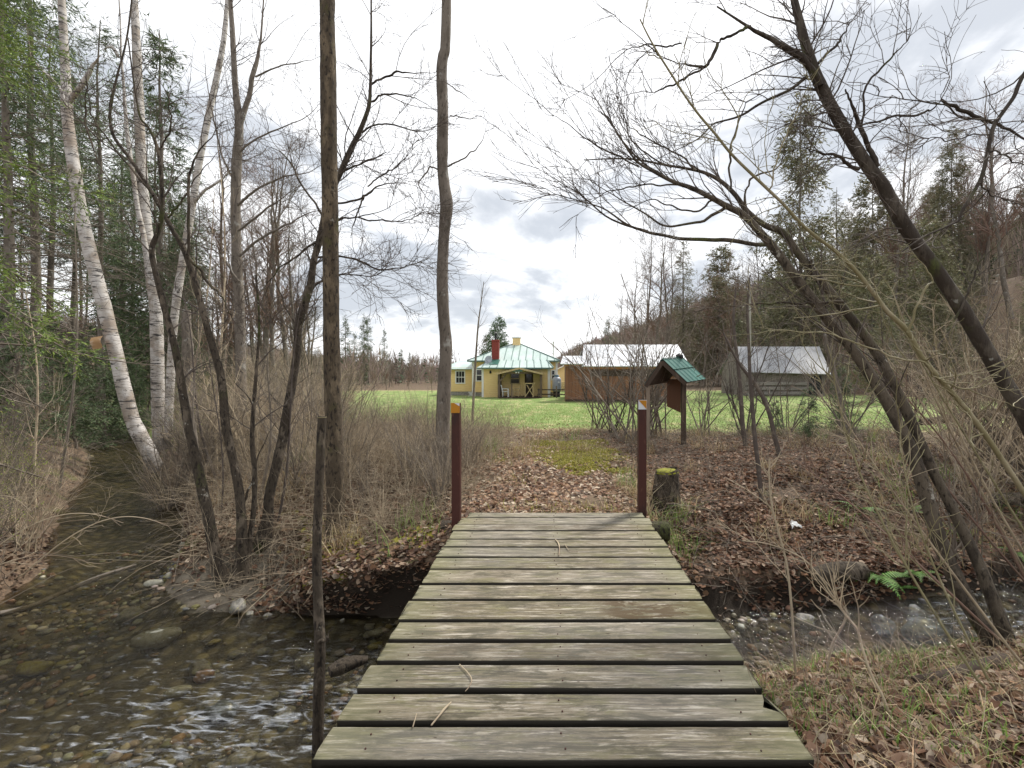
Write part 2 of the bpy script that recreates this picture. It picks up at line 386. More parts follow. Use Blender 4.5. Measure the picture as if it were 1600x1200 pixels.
def tubes(PP, RR, k=4):
    PP = np.asarray(PP, float); RR = np.asarray(RR, float)
    N, n, _ = PP.shape
    T = np.gradient(PP, axis=1); T /= np.linalg.norm(T, axis=2, keepdims=True)+1e-9
    mean = T.mean(1); ax = np.argmin(np.abs(mean), axis=1)
    ref = np.zeros((N,1,3)); ref[np.arange(N),0,ax] = 1
    U = ref-(ref*T).sum(2, keepdims=True)*T; U /= np.linalg.norm(U, axis=2, keepdims=True)+1e-9
    W = np.cross(T, U)
    a = np.arange(k)*2*math.pi/k
    V = PP[:,:,None,:]+RR[:,:,None,None]*(np.cos(a)[None,None,:,None]*U[:,:,None,:]+np.sin(a)[None,None,:,None]*W[:,:,None,:])
    b = (np.arange(N)*n*k)[:,None,None]+(np.arange(n-1)*k)[None,:,None]
    i = np.arange(k)[None,None,:]; j = (i+1)%k
    Q = np.stack([b+i, b+j, b+k+j, b+k+i], -1).reshape(-1,4)
    return V.reshape(-1,3), Q
class Acc:
    def __init__(s): s.V=[]; s.Q=[]; s.n=0; s.C=[]
    def add(s, V, Q, c=None):
        s.V.append(V); s.Q.append(np.asarray(Q)+s.n); s.n += len(V)
        if c is not None: s.C.append(c)
        return s
    def tube(s, PP, RR, k=4): return s.add(*tubes(PP, RR, k))
    def box(s, x0, x1, y0, y1, z0, z1):
        V = np.array([(x,y,z) for z in (z0,z1) for y in (y0,y1) for x in (x0,x1)], float)
        return s.add(V, [(0,2,3,1),(4,5,7,6),(0,1,5,4),(2,6,7,3),(0,4,6,2),(1,3,7,5)])
    def bar(s, a, b, w, h=None):                  # square bar between two points
        a = np.array(a, float); b = np.array(b, float); h = h or w
        T = (b-a)/np.linalg.norm(b-a); r = np.array([0,0,1.]) if abs(T[2]) < .9 else np.array([0,1.,0])
        U = np.cross(T, r); U /= np.linalg.norm(U); W = np.cross(U, T)
        V = np.array([p+U*su*w/2+W*sw*h/2 for p in (a,b) for su,sw in ((-1,-1),(1,-1),(1,1),(-1,1))])
        return s.add(V, [(3,2,1,0),(4,5,6,7),(0,1,5,4),(1,2,6,5),(2,3,7,6),(3,0,4,7)])
    def slab(s, quad, th):                        # a sheet with thickness from 4 corner points
        q = np.array(quad, float); n = np.cross(q[1]-q[0], q[3]-q[0]); n /= np.linalg.norm(n)
        if n[2] < 0: n = -n
        V = np.concatenate([q, q-n*th])
        return s.add(V, [(0,1,2,3),(7,6,5,4),(0,4,5,1),(1,5,6,2),(2,6,7,3),(3,7,4,0)])
    def tri(s, t3, th, d):                        # triangular slab, thickness along d
        q = np.array(t3, float); d = np.array(d, float)*th
        V = np.concatenate([q, q+d])
        return s.add(V, [(0,1,2,2),(5,4,3,3),(0,3,4,1),(1,4,5,2),(2,5,3,0)])
    def lathe(s, prof, c, k=20):
        prof = np.array(prof, float); n = len(prof); a = np.arange(k)*2*math.pi/k
        V = np.stack([prof[:,0,None]*np.cos(a)+c[0], prof[:,0,None]*np.sin(a)+c[1], np.repeat(prof[:,1,None], k, 1)+c[2]], -1).reshape(-1,3)
        Q = [(i*k+j, i*k+(j+1)%k, (i+1)*k+(j+1)%k, (i+1)*k+j) for i in range(n-1) for j in range(k)]
        return s.add(V, Q)
    def arrays(s): return np.concatenate(s.V), np.concatenate(s.Q)
    def mesh(s, name, m, smooth=False, off=None):
        V, Q = s.arrays()
        if off is not None: V = V-np.array(off, float)
        tri = Q[:,2] == Q[:,3]
        return mesh_np(name, V, Q[~tri], m, smooth, T=Q[tri][:,:3] if tri.any() else None)
    def build(s, name, m, parent=None, smooth=False):
        off = np.array(parent.location) if parent else None
        pp = parent
        while pp is not None and pp.parent is not None:
            pp = pp.parent; off = off+np.array(pp.location)
        return put(name, s.mesh(name, m, smooth, off), parent)
def single(acc, name, m, label, cat, group=None, smooth=False, kind=None):
    V, Q = acc.arrays(); c = np.array([V[:,0].mean(), V[:,1].mean(), V[:,2].min()])
    o = put(name, acc.mesh(name, m, smooth, c), None, tuple(c)); return tag(o, label, cat, group, kind)

def tint(me, cols):                               # a colour of its own for each face
    a = me.attributes.new('tint', 'FLOAT_COLOR', 'FACE')
    c = np.ones((len(cols),4), np.float32); c[:,:3] = cols; a.data.foreach_set('color', c.ravel())
def palette(rng, n, cols, jit=.25):
    cols = np.array(cols); c = cols[rng.integers(0, len(cols), n)]
    return np.clip(c*(1+jit*(rng.random((n,1))*2-1))*(1+.08*(rng.random((n,3))*2-1)), 0, 1)

# ------------------------------------------------------------------ growing
def sample(PP, RR, idx, t):
    n = PP.shape[1]; f = t*(n-1); i = np.minimum(f.astype(int), n-2); u = (f-i)[:,None]
    a = PP[idx,i]; b = PP[idx,i+1]; T = b-a; T /= np.linalg.norm(T, axis=1, keepdims=True)+1e-9
    return a+(b-a)*u, T, RR[idx,i]*(1-u[:,0])+RR[idx,i+1]*u[:,0]
def plen(PP): return np.linalg.norm(np.diff(PP, axis=1), axis=2).sum(1)
def unit(v): return v/(np.linalg.norm(v, axis=-1, keepdims=True)+1e-9)
def grow(rng, PP, RR, count, ln, ang=(35,70), n=6, t=(.15,1.), up=.05, wig=.18, rr=(.35,.6), rmin=.002, tip=.25, taper=.5, pref=None, bend=None, rmax=1):
    L = plen(PP); idx = rng.choice(len(PP), count, p=L/L.sum())
    tt = t[0]+(t[1]-t[0])*rng.random(count)
    o, T, r = sample(PP, RR, idx, tt)
    R1 = unit(rng.normal(size=(count,3)))
    if pref is not None: R1 = unit(R1+np.array(pref))
    U = unit(R1-(R1*T).sum(1, keepdims=True)*T)
    a = np.radians(ang[0]+(ang[1]-ang[0])*rng.random(count))[:,None]
    d = np.cos(a)*T+np.sin(a)*U
    le = (ln[0]+(ln[1]-ln[0])*rng.random(count))*(1-taper*tt)
    pts = [o]; st = (le/(n-1))[:,None]
    drift = rng.normal(size=(count,3))*wig*.5
    for k in range(n-1):
        pts.append(pts[-1]+d*st)
        d = unit(d+rng.normal(size=(count,3))*wig+drift+np.array([0,0,up])+(0 if bend is None else np.array(bend)))
    r0 = np.clip(r*(rr[0]+(rr[1]-rr[0])*rng.random(count)), rmin, rmax)
    f = np.linspace(1, tip, n)[None,:]
    return np.stack(pts, 1), np.maximum(r0[:,None]*f, rmin*.6)
def smooth_line(pts, n):
    pts = np.array(pts, float); m = len(pts)
    e = np.concatenate([[2*pts[0]-pts[1]], pts, [2*pts[-1]-pts[-2]]])
    u = np.linspace(0, m-1-1e-6, n); i = u.astype(int); f = (u-i)[:,None]
    p0,p1,p2,p3 = e[i],e[i+1],e[i+2],e[i+3]
    return .5*((2*p1)+(-p0+p2)*f+(2*p0-5*p1+4*p2-p3)*f**2+(-p0+3*p1-3*p2+p3)*f**3)
def limb(pix, Y0, Y1, n=24, rng=None, jit=0):     # pixels with widths -> centre line and radii; the limb runs from depth Y0 to Y1
    pix = np.array(pix, float)
    S = np.concatenate([[0], np.cumsum(np.hypot(*np.diff(pix[:,:2], axis=0).T))]); S /= S[-1]
    Y = Y0+(Y1-Y0)*S
    pts = np.stack([(pix[:,0]-CX)/F*Y, Y, EYE-(pix[:,1]-CY)/F*Y], 1)
    w = pix[:,2]*Y/F/2/np.sqrt(1+((pix[:,0]-CX)/F)**2)   # a round stem looks wider towards the edge of a wide view
    q = smooth_line(np.concatenate([pts, w[:,None]], 1), n)
    p = q[:,:3]
    if rng is not None and jit: p = p+rng.normal(size=p.shape)*jit*np.array([1,2,1])
    return p[None], np.maximum(q[:,3], .0015)[None]
def rough_trunk(PP, RR, k=14, seed=0, amp=.06, sub=4):  # thicker trunk with an uneven outline
    n = PP.shape[1]; q = smooth_line(np.concatenate([PP[0], RR[0][:,None]], 1), n*sub)
    V, Q = tubes(q[None,:,:3], q[None,:,3], k)
    n2 = n*sub; V = V.reshape(n2, k, 3); c = q[:,None,:3]
    ang = np.arange(k)[None,:]*1.7; zz = q[:,2][:,None]
    f = 1+amp*2*(vnoise(ang*1.3+seed*9, zz*7, seed)-.5)+amp*1.2*(vnoise(ang*3+5, zz*19, seed+1)-.5)
    f = f+amp*2*(vnoise(zz*1.8+seed, zz*0, seed+3)-.5)
    f[:,0:1] = f[:,0:1]
    return (c+(V-c)*f[...,None]).reshape(-1,3), Q

def needles(rng, PP, RR, per, size, width, t=(.1,1.), spread=70, droop=-.1, flat=.5):
    N = len(PP); idx = np.repeat(np.arange(N), per); cnt = len(idx)
    tt = t[0]+(t[1]-t[0])*rng.random(cnt)
    o, T, _ = sample(PP, RR, idx, tt)
    U = unit(np.cross(T, [0,0,1.]+rng.normal(size=(cnt,3))*flat))*np.where(rng.random(cnt) < .5, -1, 1)[:,None]
    a = np.radians(spread*(.3+.7*rng.random(cnt)))[:,None]
    d = unit(np.cos(a)*T+np.sin(a)*U+np.array([0,0,droop]))
    s = (size[0]+(size[1]-size[0])*rng.random(cnt))[:,None]
    n = unit(np.cross(d, rng.normal(size=(cnt,3))))
    w = (width*(.6+.8*rng.random(cnt)))[:,None]*n
    V = np.stack([o, o+d*s*.45+w, o+d*s, o+d*s*.45-w], 1).reshape(-1,3)
    return V, np.arange(cnt*4).reshape(-1,4)
# ------------------------------------------------------------------ camera, sky, sun
cam = bpy.data.cameras.new('camera'); cam.sensor_width = 36; cam.lens = F/1600*36
cam.shift_x = -(CX-800)/1600; cam.shift_y = -(600-CY)/1600; cam.clip_end = 3000; cam.clip_start = .05
co = put('camera', cam, None, (0,0,EYE)); co.rotation_euler = (rad(90),0,0); SC.camera = co
SUN_EL, SUN_AZ = 50, 42                          # azimuth clockwise from +Y
w = bpy.data.worlds.new('World'); SC.world = w; w.use_nodes = True
t = NT.__new__(NT); t.t = w.node_tree; t.n = t.t.nodes; t.l = t.t.links; t.b = None
bg = t.n['Background']; sky = t.node('ShaderNodeTexSky'); sky.sky_type = 'NISHITA'; sky.sun_disc = False
sky.sun_elevation = rad(SUN_EL); sky.sun_rotation = rad(SUN_AZ); sky.air_density = 1; sky.dust_density = 1.5
g = t.node('ShaderNodeTexCoord'); sp = t.node('ShaderNodeSeparateXYZ'); t.link(g.outputs['Generated'], sp.inputs[0])
zc = t.math('ADD', t.math('MAXIMUM', sp.outputs[2], 0), .22)
cb = t.node('ShaderNodeCombineXYZ'); t.link(t.math('DIVIDE', sp.outputs[0], zc), cb.inputs[0]); t.link(t.math('DIVIDE', sp.outputs[1], zc), cb.inputs[1])
mp = t.node('ShaderNodeMapping'); mp.inputs['Location'].default_value = (3.1,1.4,0); mp.inputs['Scale'].default_value = (1,.8,1); t.link(cb.outputs[0], mp.inputs[0])
n1 = t.noise(mp.outputs[0], 1.05, 7, .55, .5); n2 = t.noise(mp.outputs[0], 3.4, 6, .6, .3)
nn = t.math('ADD', t.math('MULTIPLY', n1, .75), t.math('MULTIPLY', n2, .25))
cl = t.mix(t.ramp(nn, .40, .53), (6.1,6.5,7.1,1), (12.2,12.3,12.5,1))
# the overcast is brighter overhead
fin = t.mix(.93, sky.outputs[0], cl)
t.link(fin, bg.inputs['Color']); bg.inputs['Strength'].default_value = .083
sun = bpy.data.lights.new('sun', 'SUN'); sun.energy = 3.6; sun.angle = rad(8); sun.color = (1,.955,.88)
so = put('sun', sun, None, (0,0,30)); so.rotation_euler = (rad(90-SUN_EL), 0, rad(180-SUN_AZ))
SC.view_settings.view_transform = 'Standard'; SC.view_settings.look = 'None'; SC.view_settings.gamma = 1
SC.view_settings.exposure = .5
SC.cycles.max_bounces = 6; SC.cycles.transparent_max_bounces = 24; SC.cycles.diffuse_bounces = 3
SC.cycles.use_denoising = True

# ------------------------------------------------------------------ ground
def axis(lo, a, b, hi, step, gr):
    m = list(np.arange(a, b, step)); s = step; v = b
    while v < hi: m.append(v); s *= gr; v += s
    s = step; v = a-step; l = []
    while v > lo: l.append(v); s *= gr; v -= s
    return np.array(sorted(l+m))
gx = axis(-700, -11, 9, 700, .085, 1.055); gy = axis(-60, .8, 12.5, 900, .085, 1.05)
X, Y = np.meshgrid(gx, gy); Z = Hgt(X, Y)
nx, ny = len(gx), len(gy)
ii = (np.arange(ny-1)[:,None]*nx+np.arange(nx-1)[None,:]).ravel()
Q = np.stack([ii, ii+1, ii+nx+1, ii+nx], 1)
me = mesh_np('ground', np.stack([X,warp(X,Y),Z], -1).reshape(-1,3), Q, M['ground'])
xs, ys = X.ravel(), Y.ravel(); s = stream_s(xs, ys)
edge_y = 14.6+fbm(xs*.3, xs*0+2, 44)*3.0+np.where(xs > 2.5, -1.2*sm((xs-2.5)/3)+2.5*sm((xs-9)/6), 0)+3.5*sm((-xs-2.6)/3)
lawn = sm((ys-edge_y)/3.2+.5)*sm((58-ys)/8)*sm((xs+36)/10)*sm((toe(ys)-2-xs)/3+ .2)
bed = sm(-s/.18+.6); mud = np.exp(-((xs+3.8)/1.05)**2-((ys-5.35)/.9)**2)*sm(s/.1+.8)
zone = np.stack([lawn, bed, np.clip(mud*1.3, 0, 1), np.ones_like(lawn)], 1)
at = me.attributes.new('zone', 'FLOAT_COLOR', 'POINT'); at.data.foreach_set('color', zone.astype(np.float32).ravel())
wet_shade = np.exp(-((s-.12)/.28)**2)*(side(xs,ys) > 0)*sm((xs+3.3)/.5)*(.75+.25*sm((.2-xs)/.8)); at = me.attributes.new('wet_shade', 'FLOAT', 'POINT'); at.data.foreach_set('value', wet_shade.astype(np.float32))  # where the hollow's shade goes into the soil colour along the far bank
moss = np.zeros_like(lawn)
for (mx, my, mr, ma) in ((.5,9.5,.95,1.3),(1.1,10.2,.8,1.2),(-.3,10.6,.6,.7),(1.2,8.3,.45,.9),(.5,8.4,.5,.9),(.2,9.0,.5,.9),(-2.6,5.75,.6,1.1),(-3.0,6.2,.5,.9),(-1.5,5.9,.4,.8),(1.7,5.9,.5,.5),(-.9,9.4,.5,.35),(.3,11.6,1.2,.5),(-3.6,6.6,.6,.5)):
    moss = np.maximum(moss, ma*np.exp(-((xs-mx)**2+(ys-my)**2)/mr**2))
at = me.attributes.new('moss', 'FLOAT', 'POINT'); at.data.foreach_set('value', moss.astype(np.float32))
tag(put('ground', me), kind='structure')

# water sheet
wx = np.arange(-16, 16, .09); wy = np.arange(1.0, 22, .09)
X, Y = np.meshgrid(wx, wy); s = stream_s(X, Y)
Z = WATER+fbm(X*2.5+Y*1.2, Y*5-X*2, 81)*.05*sm((7-Y)/2)+.012*fbm(X*9, Y*9, 82)+.035*sm((X-2.2)/1.5)
nx = len(wx); keep = (s < .75)
iy, ix = np.nonzero(keep[:-1,:-1] | keep[1:,1:])
ids = iy*nx+ix; Q = np.stack([ids, ids+1, ids+nx+1, ids+nx], 1)
used = np.unique(Q); remap = np.full(X.size, -1); remap[used] = np.arange(len(used))
V = np.stack([X,Y,Z], -1).reshape(-1,3)[used]
me = mesh_np('stream_water', V, remap[Q], M['water'])
vx, vy = V[:,0], V[:,1]
rapid = np.maximum.reduce([np.exp(-((vx+2.2)/1.6)**2-((vy-3.55)/.85)**2), .9*np.exp(-((vx-4.6)/1.3)**2-((vy-4.9)/.6)**2), .55*np.exp(-((vx+3.8)/1.2)**2-((vy-3.2)/.6)**2)])
a_ = me.attributes.new('rapid', 'FLOAT', 'POINT'); a_.data.foreach_set('value', rapid.astype(np.float32))
tag(put('stream_water', me), kind='structure')

# ------------------------------------------------------------------ footbridge
rb = np.random.default_rng(11)
bridge = empty('footbridge', (.07,3.8,0), 'mossy weathered plank footbridge crossing the brook', 'footbridge')
edges = [5.65,5.45,5.20,4.99,4.74,4.53,4.28,4.02,3.74,3.476,3.18,2.946,2.726,2.49,2.255,2.02,1.785,1.55]
A = Acc(); bd = []; al = []; eg = []
patch = {9:.95, 2:.45, 11:.35, 7:.15, 8:.12}
for i in range(len(edges)-1):
    y1, y0 = edges[i], edges[i+1]
    gap = .026+.0015*i
    y0, y1 = y0+gap/2+rb.uniform(-.003,.003), y1-gap/2+rb.uniform(-.003,.003)
    x0, x1 = -.995+rb.uniform(-.012,.012), 1.125+rb.uniform(-.012,.012)
    if i == 13: x1 = 1.14
    if i == 14: x1 = 1.13
    if i == 0: x0 += .07; x1 -= .02
    zt = rb.uniform(-.004,.003); th = .048
    n = 46; xx = np.linspace(x0, x1, n); e = .005
    # rounded section, sagging and cupped a little along the board
    prof = [(y0,zt-th),(y0,zt-e),(y0+e,zt),(y0*.75+y1*.25,zt-.0015),(y0*.5+y1*.5,zt-.003),(y0*.25+y1*.75,zt-.0015),(y1-e,zt),(y1,zt-e),(y1,zt-th)]
    m = len(prof); Vb = []
    wob = fbm(xx*1.4, xx*0+i*3.1, 91)*.005; wy_ = fbm(xx*.9, xx*0+i*7.7, 92)*.006; rag = fbm(xx*11, xx*0+i*5.7, 93)*.003
    for k, x in enumerate(xx):
        for (py, pz) in prof:
            dy = wy_[k]+(rag[k] if py > (y0+y1)/2 else -rag[k]*.8)
            Vb.append((x+(0 if 0 < k < n-1 else (rb.uniform(-.006,.006))), py+dy, pz+wob[k]))
    Vb = np.array(Vb); eg.append(np.tile([1,1,0,0,0,0,0,1,1], n)); qq = [(k*m+j, (k+1)*m+j, (k+1)*m+(j+1)%m, k*m+(j+1)%m) for k in range(n-1) for j in range(m)]
    caps = [(j, j+1, m-2-j, m-1-j) for j in range(m//2)]
    qq += [tuple(reversed(c)) for c in caps if len(set(c)) == 4]+[tuple((n-1)*m+v for v in c) for c in caps if len(set(c)) == 4]
    if i == 13:                                   # broken far corner of this board
        far = Vb[:,1] > y0+.085; lim = 1.06+.05*(Vb[:,1]-y0-.085)/.12+rb.uniform(-.006,.006,len(Vb))
        Vb[:,0] = np.where(far & (Vb[:,0] > lim), lim, Vb[:,0])
    A.add(Vb, qq); bv = np.tile([rb.random(), patch.get(i, 0), i*.137+rb.random()*.05], (len(Vb),1))
    if i == 9: bv[:,1] = .12+.85*sm((Vb[:,0]-.25)/.25)
    bd.append(bv); al.append((Vb[:,0]+1)/2.13)
me = A.mesh('deck', M['deck'], True, bridge.location)
b_ = me.attributes.new('board', 'FLOAT_VECTOR', 'POINT'); b_.data.foreach_set('vector', np.concatenate(bd).astype(np.float32).ravel())
b_ = me.attributes.new('along', 'FLOAT', 'POINT'); b_.data.foreach_set('value', np.concatenate(al).astype(np.float32))
b_ = me.attributes.new('edge', 'FLOAT', 'POINT'); b_.data.foreach_set('value', np.concatenate(eg).astype(np.float32))
put('deck', me, bridge)
A = Acc()
for i in range(len(edges)-1):                     # two rusty nail heads where a board meets each beam
    yc = (edges[i]+edges[i+1])/2
    for x in (-.80,.07,.93):
        for dy in (-.045,.05): A.lathe([(.0042,-.004),(.0042,.0008),(0,.0015)], (x+rb.uniform(-.02,.02), yc+dy*(1 if i > 3 else .8)+rb.uniform(-.01,.01), .0015), 8)
A.build('nail_heads', M['rust'], bridge)['kind'] = 'stuff'
for x in (-.80,.07,.93): Acc().box(x-.07,x+.07,1.4,5.6,-.29,-.053).build('beam', M['wood_dark'], bridge)
Acc().tube([[(-1.25,5.62,-.2),(0,5.66,-.19),(1.4,5.6,-.21)]], [[.11,.12,.11]], 12).build('sill_log', M['bark_moss'], bridge, True)

def marker(x, y, top, label, orange_all):
    r = empty('marker_post', (x,y,H1(x,y)), label, 'post', 'rust brown posts at the far end of the footbridge')
    h = .046; A = Acc(); n = 22; zz = np.linspace(H1(x,y)-.3, top, n)
    q = smooth_line([(x,y,zz[0]),(x+.004,y,(zz[0]+top)/2),(x,y,top)], n)
    A.tube(q[None], np.full((1,n), h*1.414), 4)
    V = A.V[0]; ang = math.pi/4; c = np.array([x,y]); d = V[:,:2]-c
    V[:,:2] = c+np.stack([d[:,0]*math.cos(ang)-d[:,1]*math.sin(ang), d[:,0]*math.sin(ang)+d[:,1]*math.cos(ang)], 1)
    A.add(np.array([(x-h,y-h,top),(x+h,y-h,top),(x+h,y+h,top),(x-h,y+h,top)]), [(0,1,2,3)])
    A.build('post', M['rust'], r)
    yf = y-h-.004; z0, z1 = top-.105, top+.006
    Acc().box(x-h-.003,x+h+.003,yf-.003,yf,z0,z1).build('reflector_panel', M['orange'] if orange_all else M['offwhite'], r)
    T = [(x-h,yf-.0035,z1-.004),(x+h,yf-.0035,z1-.004),(x+h,yf-.0035,z0+.004)] if not orange_all else [(x-h*.2,yf-.0035,z1-.002),(x+h,yf-.0035,z1-.002),(x+h,yf-.0035,z1-.035)]
    Acc().tri(T, .003, (0,-1,0)).build('reflector_triangle', M['orange'] if not orange_all else M['offwhite'], r)
marker(-1.03, 5.36, 1.30, 'rust brown post with an all orange marker on top, left of the footbridge', True)
marker(1.115, 5.74, 1.31, 'rust brown post with a white and orange diagonal marker, right of the footbridge', False)

# ------------------------------------------------------------------ yellow house
G = -.46
HX = lambda px, Y: (px-CX)/F*Y
HZ = lambda py, Y: EYE-(py-CY)/F*Y
house = empty('yellow_house', (-3,42,G), 'low yellow clapboard house with a pale green hip roof', 'house')
A = Acc()
A.box(-5.5,.10,40.0,41.7,G-.2,2.06)              # front lean-to room
A.box(-6.5,.72,41.6,49.2,G+.35,2.80)             # main block
A.box(-9.1,-6.6,43.0,49.0,G+.35,2.06)            # left wing
A.build('wall', M['siding'], house)
A = Acc(); A.box(-6.45,.67,41.65,49.1,G-.3,G+.347); A.box(-9.05,-6.65,43.05,48.9,G-.3,G+.347); A.build('foundation', M['concrete'], house)
Acc().add(np.array([(-6.98,41.15,2.62),(.98,41.15,2.62),(.98,49.6,2.62),(-6.98,49.6,2.62),(-3.35,45.3,4.28),(-2.65,45.3,4.28),
  (-6.98,41.15,2.52),(.98,41.15,2.52),(.98,49.6,2.52),(-6.98,49.6,2.52)]),
  [(0,1,5,4),(1,2,5,5),(2,3,4,5),(3,0,4,4),(6,7,1,0),(7,8,2,1),(8,9,3,2),(9,6,0,3),(9,8,7,6)]).build('roof', M['roof_green'], house)
lean = Acc().slab([(-5.92,39.55,2.0),(.42,39.55,2.0),(-.15,41.2,2.66),(-5.0,41.2,2.66)], .09).build('lean_to_roof', M['roof_green'], house)
A = Acc()
for x in np.arange(-5.5,.3,.62): A.bar((x,39.54,2.01),(x*.94-.17,41.18,2.675),.045,.05)
A.build('roof_seam', M['seam'], lean)
A = Acc()
for i, x in enumerate(np.arange(-6.3,.9,.62)):
    tx = -3+(x+3)*.09; lim = 1-.02
    A.bar((x,41.14,2.635),(x+(tx-x)*.1*0+ (tx-x)*max(0,.0),41.16,2.64),.05,.05)
    # seams climb square to the eave until they meet the hip
    reach = min(1.0, (3.95-abs(x+3))/3.6); A.bar((x,41.15,2.64),(x+.15*reach*0,41.15+4.15*reach,2.64+1.66*reach),.045,.05)
A.build('roof_seam', M['seam'], house)
A = Acc(); A.bar((-6.98,41.13,2.57),(-5.0,41.13,2.57),.06,.12); A.bar((-.1,41.13,2.57),(.98,41.13,2.57),.06,.12); A.bar((-5.92,39.53,1.95),(.42,39.53,1.95),.06,.11)
A.bar((-6.98,41.15,2.66),(-3.35,45.3,4.30),.10,.05); A.bar((.98,41.15,2.66),(-2.65,45.3,4.30),.10,.05); A.bar((.42,39.55,2.02),(-.15,41.2,2.69),.09,.05)
A.build('roof_trim', M['seam'], house)
Acc().slab([(-9.5,42.6,1.93),(-6.62,42.6,1.93),(-6.62,45.4,2.72),(-8.4,45.4,2.72)], .09).build('wing_roof', M['roof_green'], house)
A = Acc(); A.box(-3.36,-2.66,44.95,45.65,4.1,4.82); cup = A.build('cupola', M['siding'], house)
A = Acc(); A.box(-3.46,-2.56,44.85,45.75,4.82,4.90); A.box(-3.3,-2.72,45.0,45.6,4.90,4.98); A.build('cupola_cap', M['white'], cup)
A = Acc(); A.box(-4.88,-4.27,41.25,41.85,2.5,4.42); A.box(-4.92,-4.23,41.21,41.89,4.28,4.36); ch = A.build('chimney', M['brick'], house)
Acc().lathe([(.09,4.42),(.09,4.98)], (-4.57,41.55,0), 12).build('flue_pipe', M['black'], ch, True)
Acc().lathe([(0,5.10),(.13,5.06),(.14,4.99),(0,4.98)], (-4.57,41.55,0), 12).build('flue_cap', M['galv'], ch, True)
Acc().slab([(-4.95,40.15,2.285),(-4.2,40.15,2.285),(-4.2,41.2,2.71),(-4.95,41.2,2.71)], .015).build('chimney_flashing', M['roof_teal'], house)
for bx in ((-5.56,-5.40,39.96,40.06,G,2.0),(-.06,.16,39.95,40.06,G,2.0),(-6.62,-6.42,41.55,41.66,G+.3,2.6),(.62,.80,41.55,41.66,G+.3,2.6)): Acc().box(*bx).build('corner_board', M['white'], house)
def window(x0, x1, z0, z1, y, cross, parent=house):
    A = Acc(); t_ = .09
    A.box(x0-t_,x0,y-.06,y,z0-t_,z1+t_); A.box(x1,x1+t_,y-.06,y,z0-t_,z1+t_); A.box(x0,x1,y-.06,y,z1,z1+t_); A.box(x0,x1,y-.06,y,z0-t_,z0)
    A.box(x0,x1,y-.045,y-.01,(z0+z1)/2-.03,(z0+z1)/2+.03)
    if cross: 
        for k in (1,2): A.box(x0+(x1-x0)*k/3-.015,x0+(x1-x0)*k/3+.015,y-.035,y-.008,z0,z1)
    f = A.build('window', M['white'] if y > 40.9 or cross else M['wood_tan'], parent)
    Acc().box(x0,x1,y-.012,y-.002,z0,z1).build('pane', M['glass'], f)
window(HX(713,43),HX(725.5,43),HZ(598,43),HZ(580.5,43),43.0,True)
window(HX(745,41.6),HX(752.5,41.6),HZ(594.5,41.6),HZ(578,41.6),41.6,False)
window(HX(798.5,40),HX(811,40),HZ(598.5,40),HZ(584.5,40),40.0,False)
window(.30,.52,1.0,1.75,41.6,False)
d_ = Acc().box(HX(820,40),HX(833,40),39.93,39.995,G+.05,1.62).build('door', M['wood_dark'], house)
Acc().box(HX(822.5,40),HX(830.5,40),39.91,39.928,.55,1.45).build('door_pane', M['glass'], d_)
Acc().box(HX(821,40),HX(821.6,40),39.88,39.925,.30,.42).build('handle', M['galv'], d_)
Acc().lathe([(.05,0),(.09,.02),(.07,.22),(0,.26)], (HX(766.5,40),39.9,HZ(583.5,40)), 10).build('wall_lamp', M['black'], house, True)
Acc().lathe([(.06,2.6),(.06,4.35),(.085,4.35),(.085,4.42),(0,4.43)], (HX(864.5,44),44,0), 10).build('vent_pipe', M['white'], house, True)
# porch
A = Acc()
yp = 38.3
for px in (779.5,845.2): A.box(HX(px,yp)-.08,HX(px,yp)+.08,yp-.08,yp+.08,G-.1,1.52)
A.box(HX(799.8,yp)-.05,HX(799.8,yp)+.05,yp-.05,yp+.05,G-.1,.72)
A.bar((HX(780,yp),yp,.85),(HX(791,yp),yp,1.5),.10); A.bar((HX(779.5,yp),yp+.0,1.56),(HX(845.2,yp),yp,1.56),.14,.12)
A.build('porch_frame', mat('old porch timber',(.14,.105,.08),.85,[(8,(1,1,.15),(.08,.06,.045),.48,.65)]), house)
ax, az = HX(811.5,yp-.2), HZ(574.2,yp-.2)
A = Acc(); 
for ex in (776,848.5): A.slab([(ax,yp-.25,az),(ax,39.98,az),(HX(ex,yp),39.98,HZ(583,yp)),(HX(ex,yp),yp-.25,HZ(583,yp))], .05)
A.build('porch_roof', M['roof_teal'], house)
A = Acc()
for ex in (776,848.5): A.bar((ax,yp-.28,az-.07),(HX(ex,yp),yp-.28,HZ(583,yp)-.07),.03,.14)
A.build('porch_fascia', M['wood_tan'], house)
A = Acc(); A.slab([(HX(799,yp),yp-.20,HZ(580.6,yp)),(HX(817,yp),yp-.20,HZ(580.6,yp)),(HX(816,yp),yp-.2,HZ(577.5,yp)),(HX(800,yp),yp-.2,HZ(577.5,yp))], .03); A.build('porch_valance', M['roof_teal'], house)
for px in (806.6,810.4): Acc().lathe([(0,0),(.06,.02),(.075,.09),(.04,.14),(0,.15)], (HX(px,yp),yp-.1,HZ(583.4,yp)), 10).build('flood_lamp', M['white'], house, True)
A = Acc(); A.box(HX(779,yp),HX(846,yp),yp-.1,39.98,G-.1,G+.10); A.build('porch_floor', M['wood_dark'], house)
for px in (780,846): Acc().box(HX(px,yp)-.03,HX(px,yp)+.03,yp+.1,39.97,G+.1,1.5).build('porch_side_wall', M['greyboards'], house)
A = Acc(); g0, g1 = HX(820,yp), HX(835.5,yp); A.bar((g0,yp,.73),(g1,yp,.73),.07); A.bar((HX(819.5,yp),yp-.04,G+.05),(HX(833.5,yp),yp-.04,.62),.06); A.bar((HX(834.5,yp),yp+.04,G+.05),(HX(823,yp),yp+.04,.62),.06)
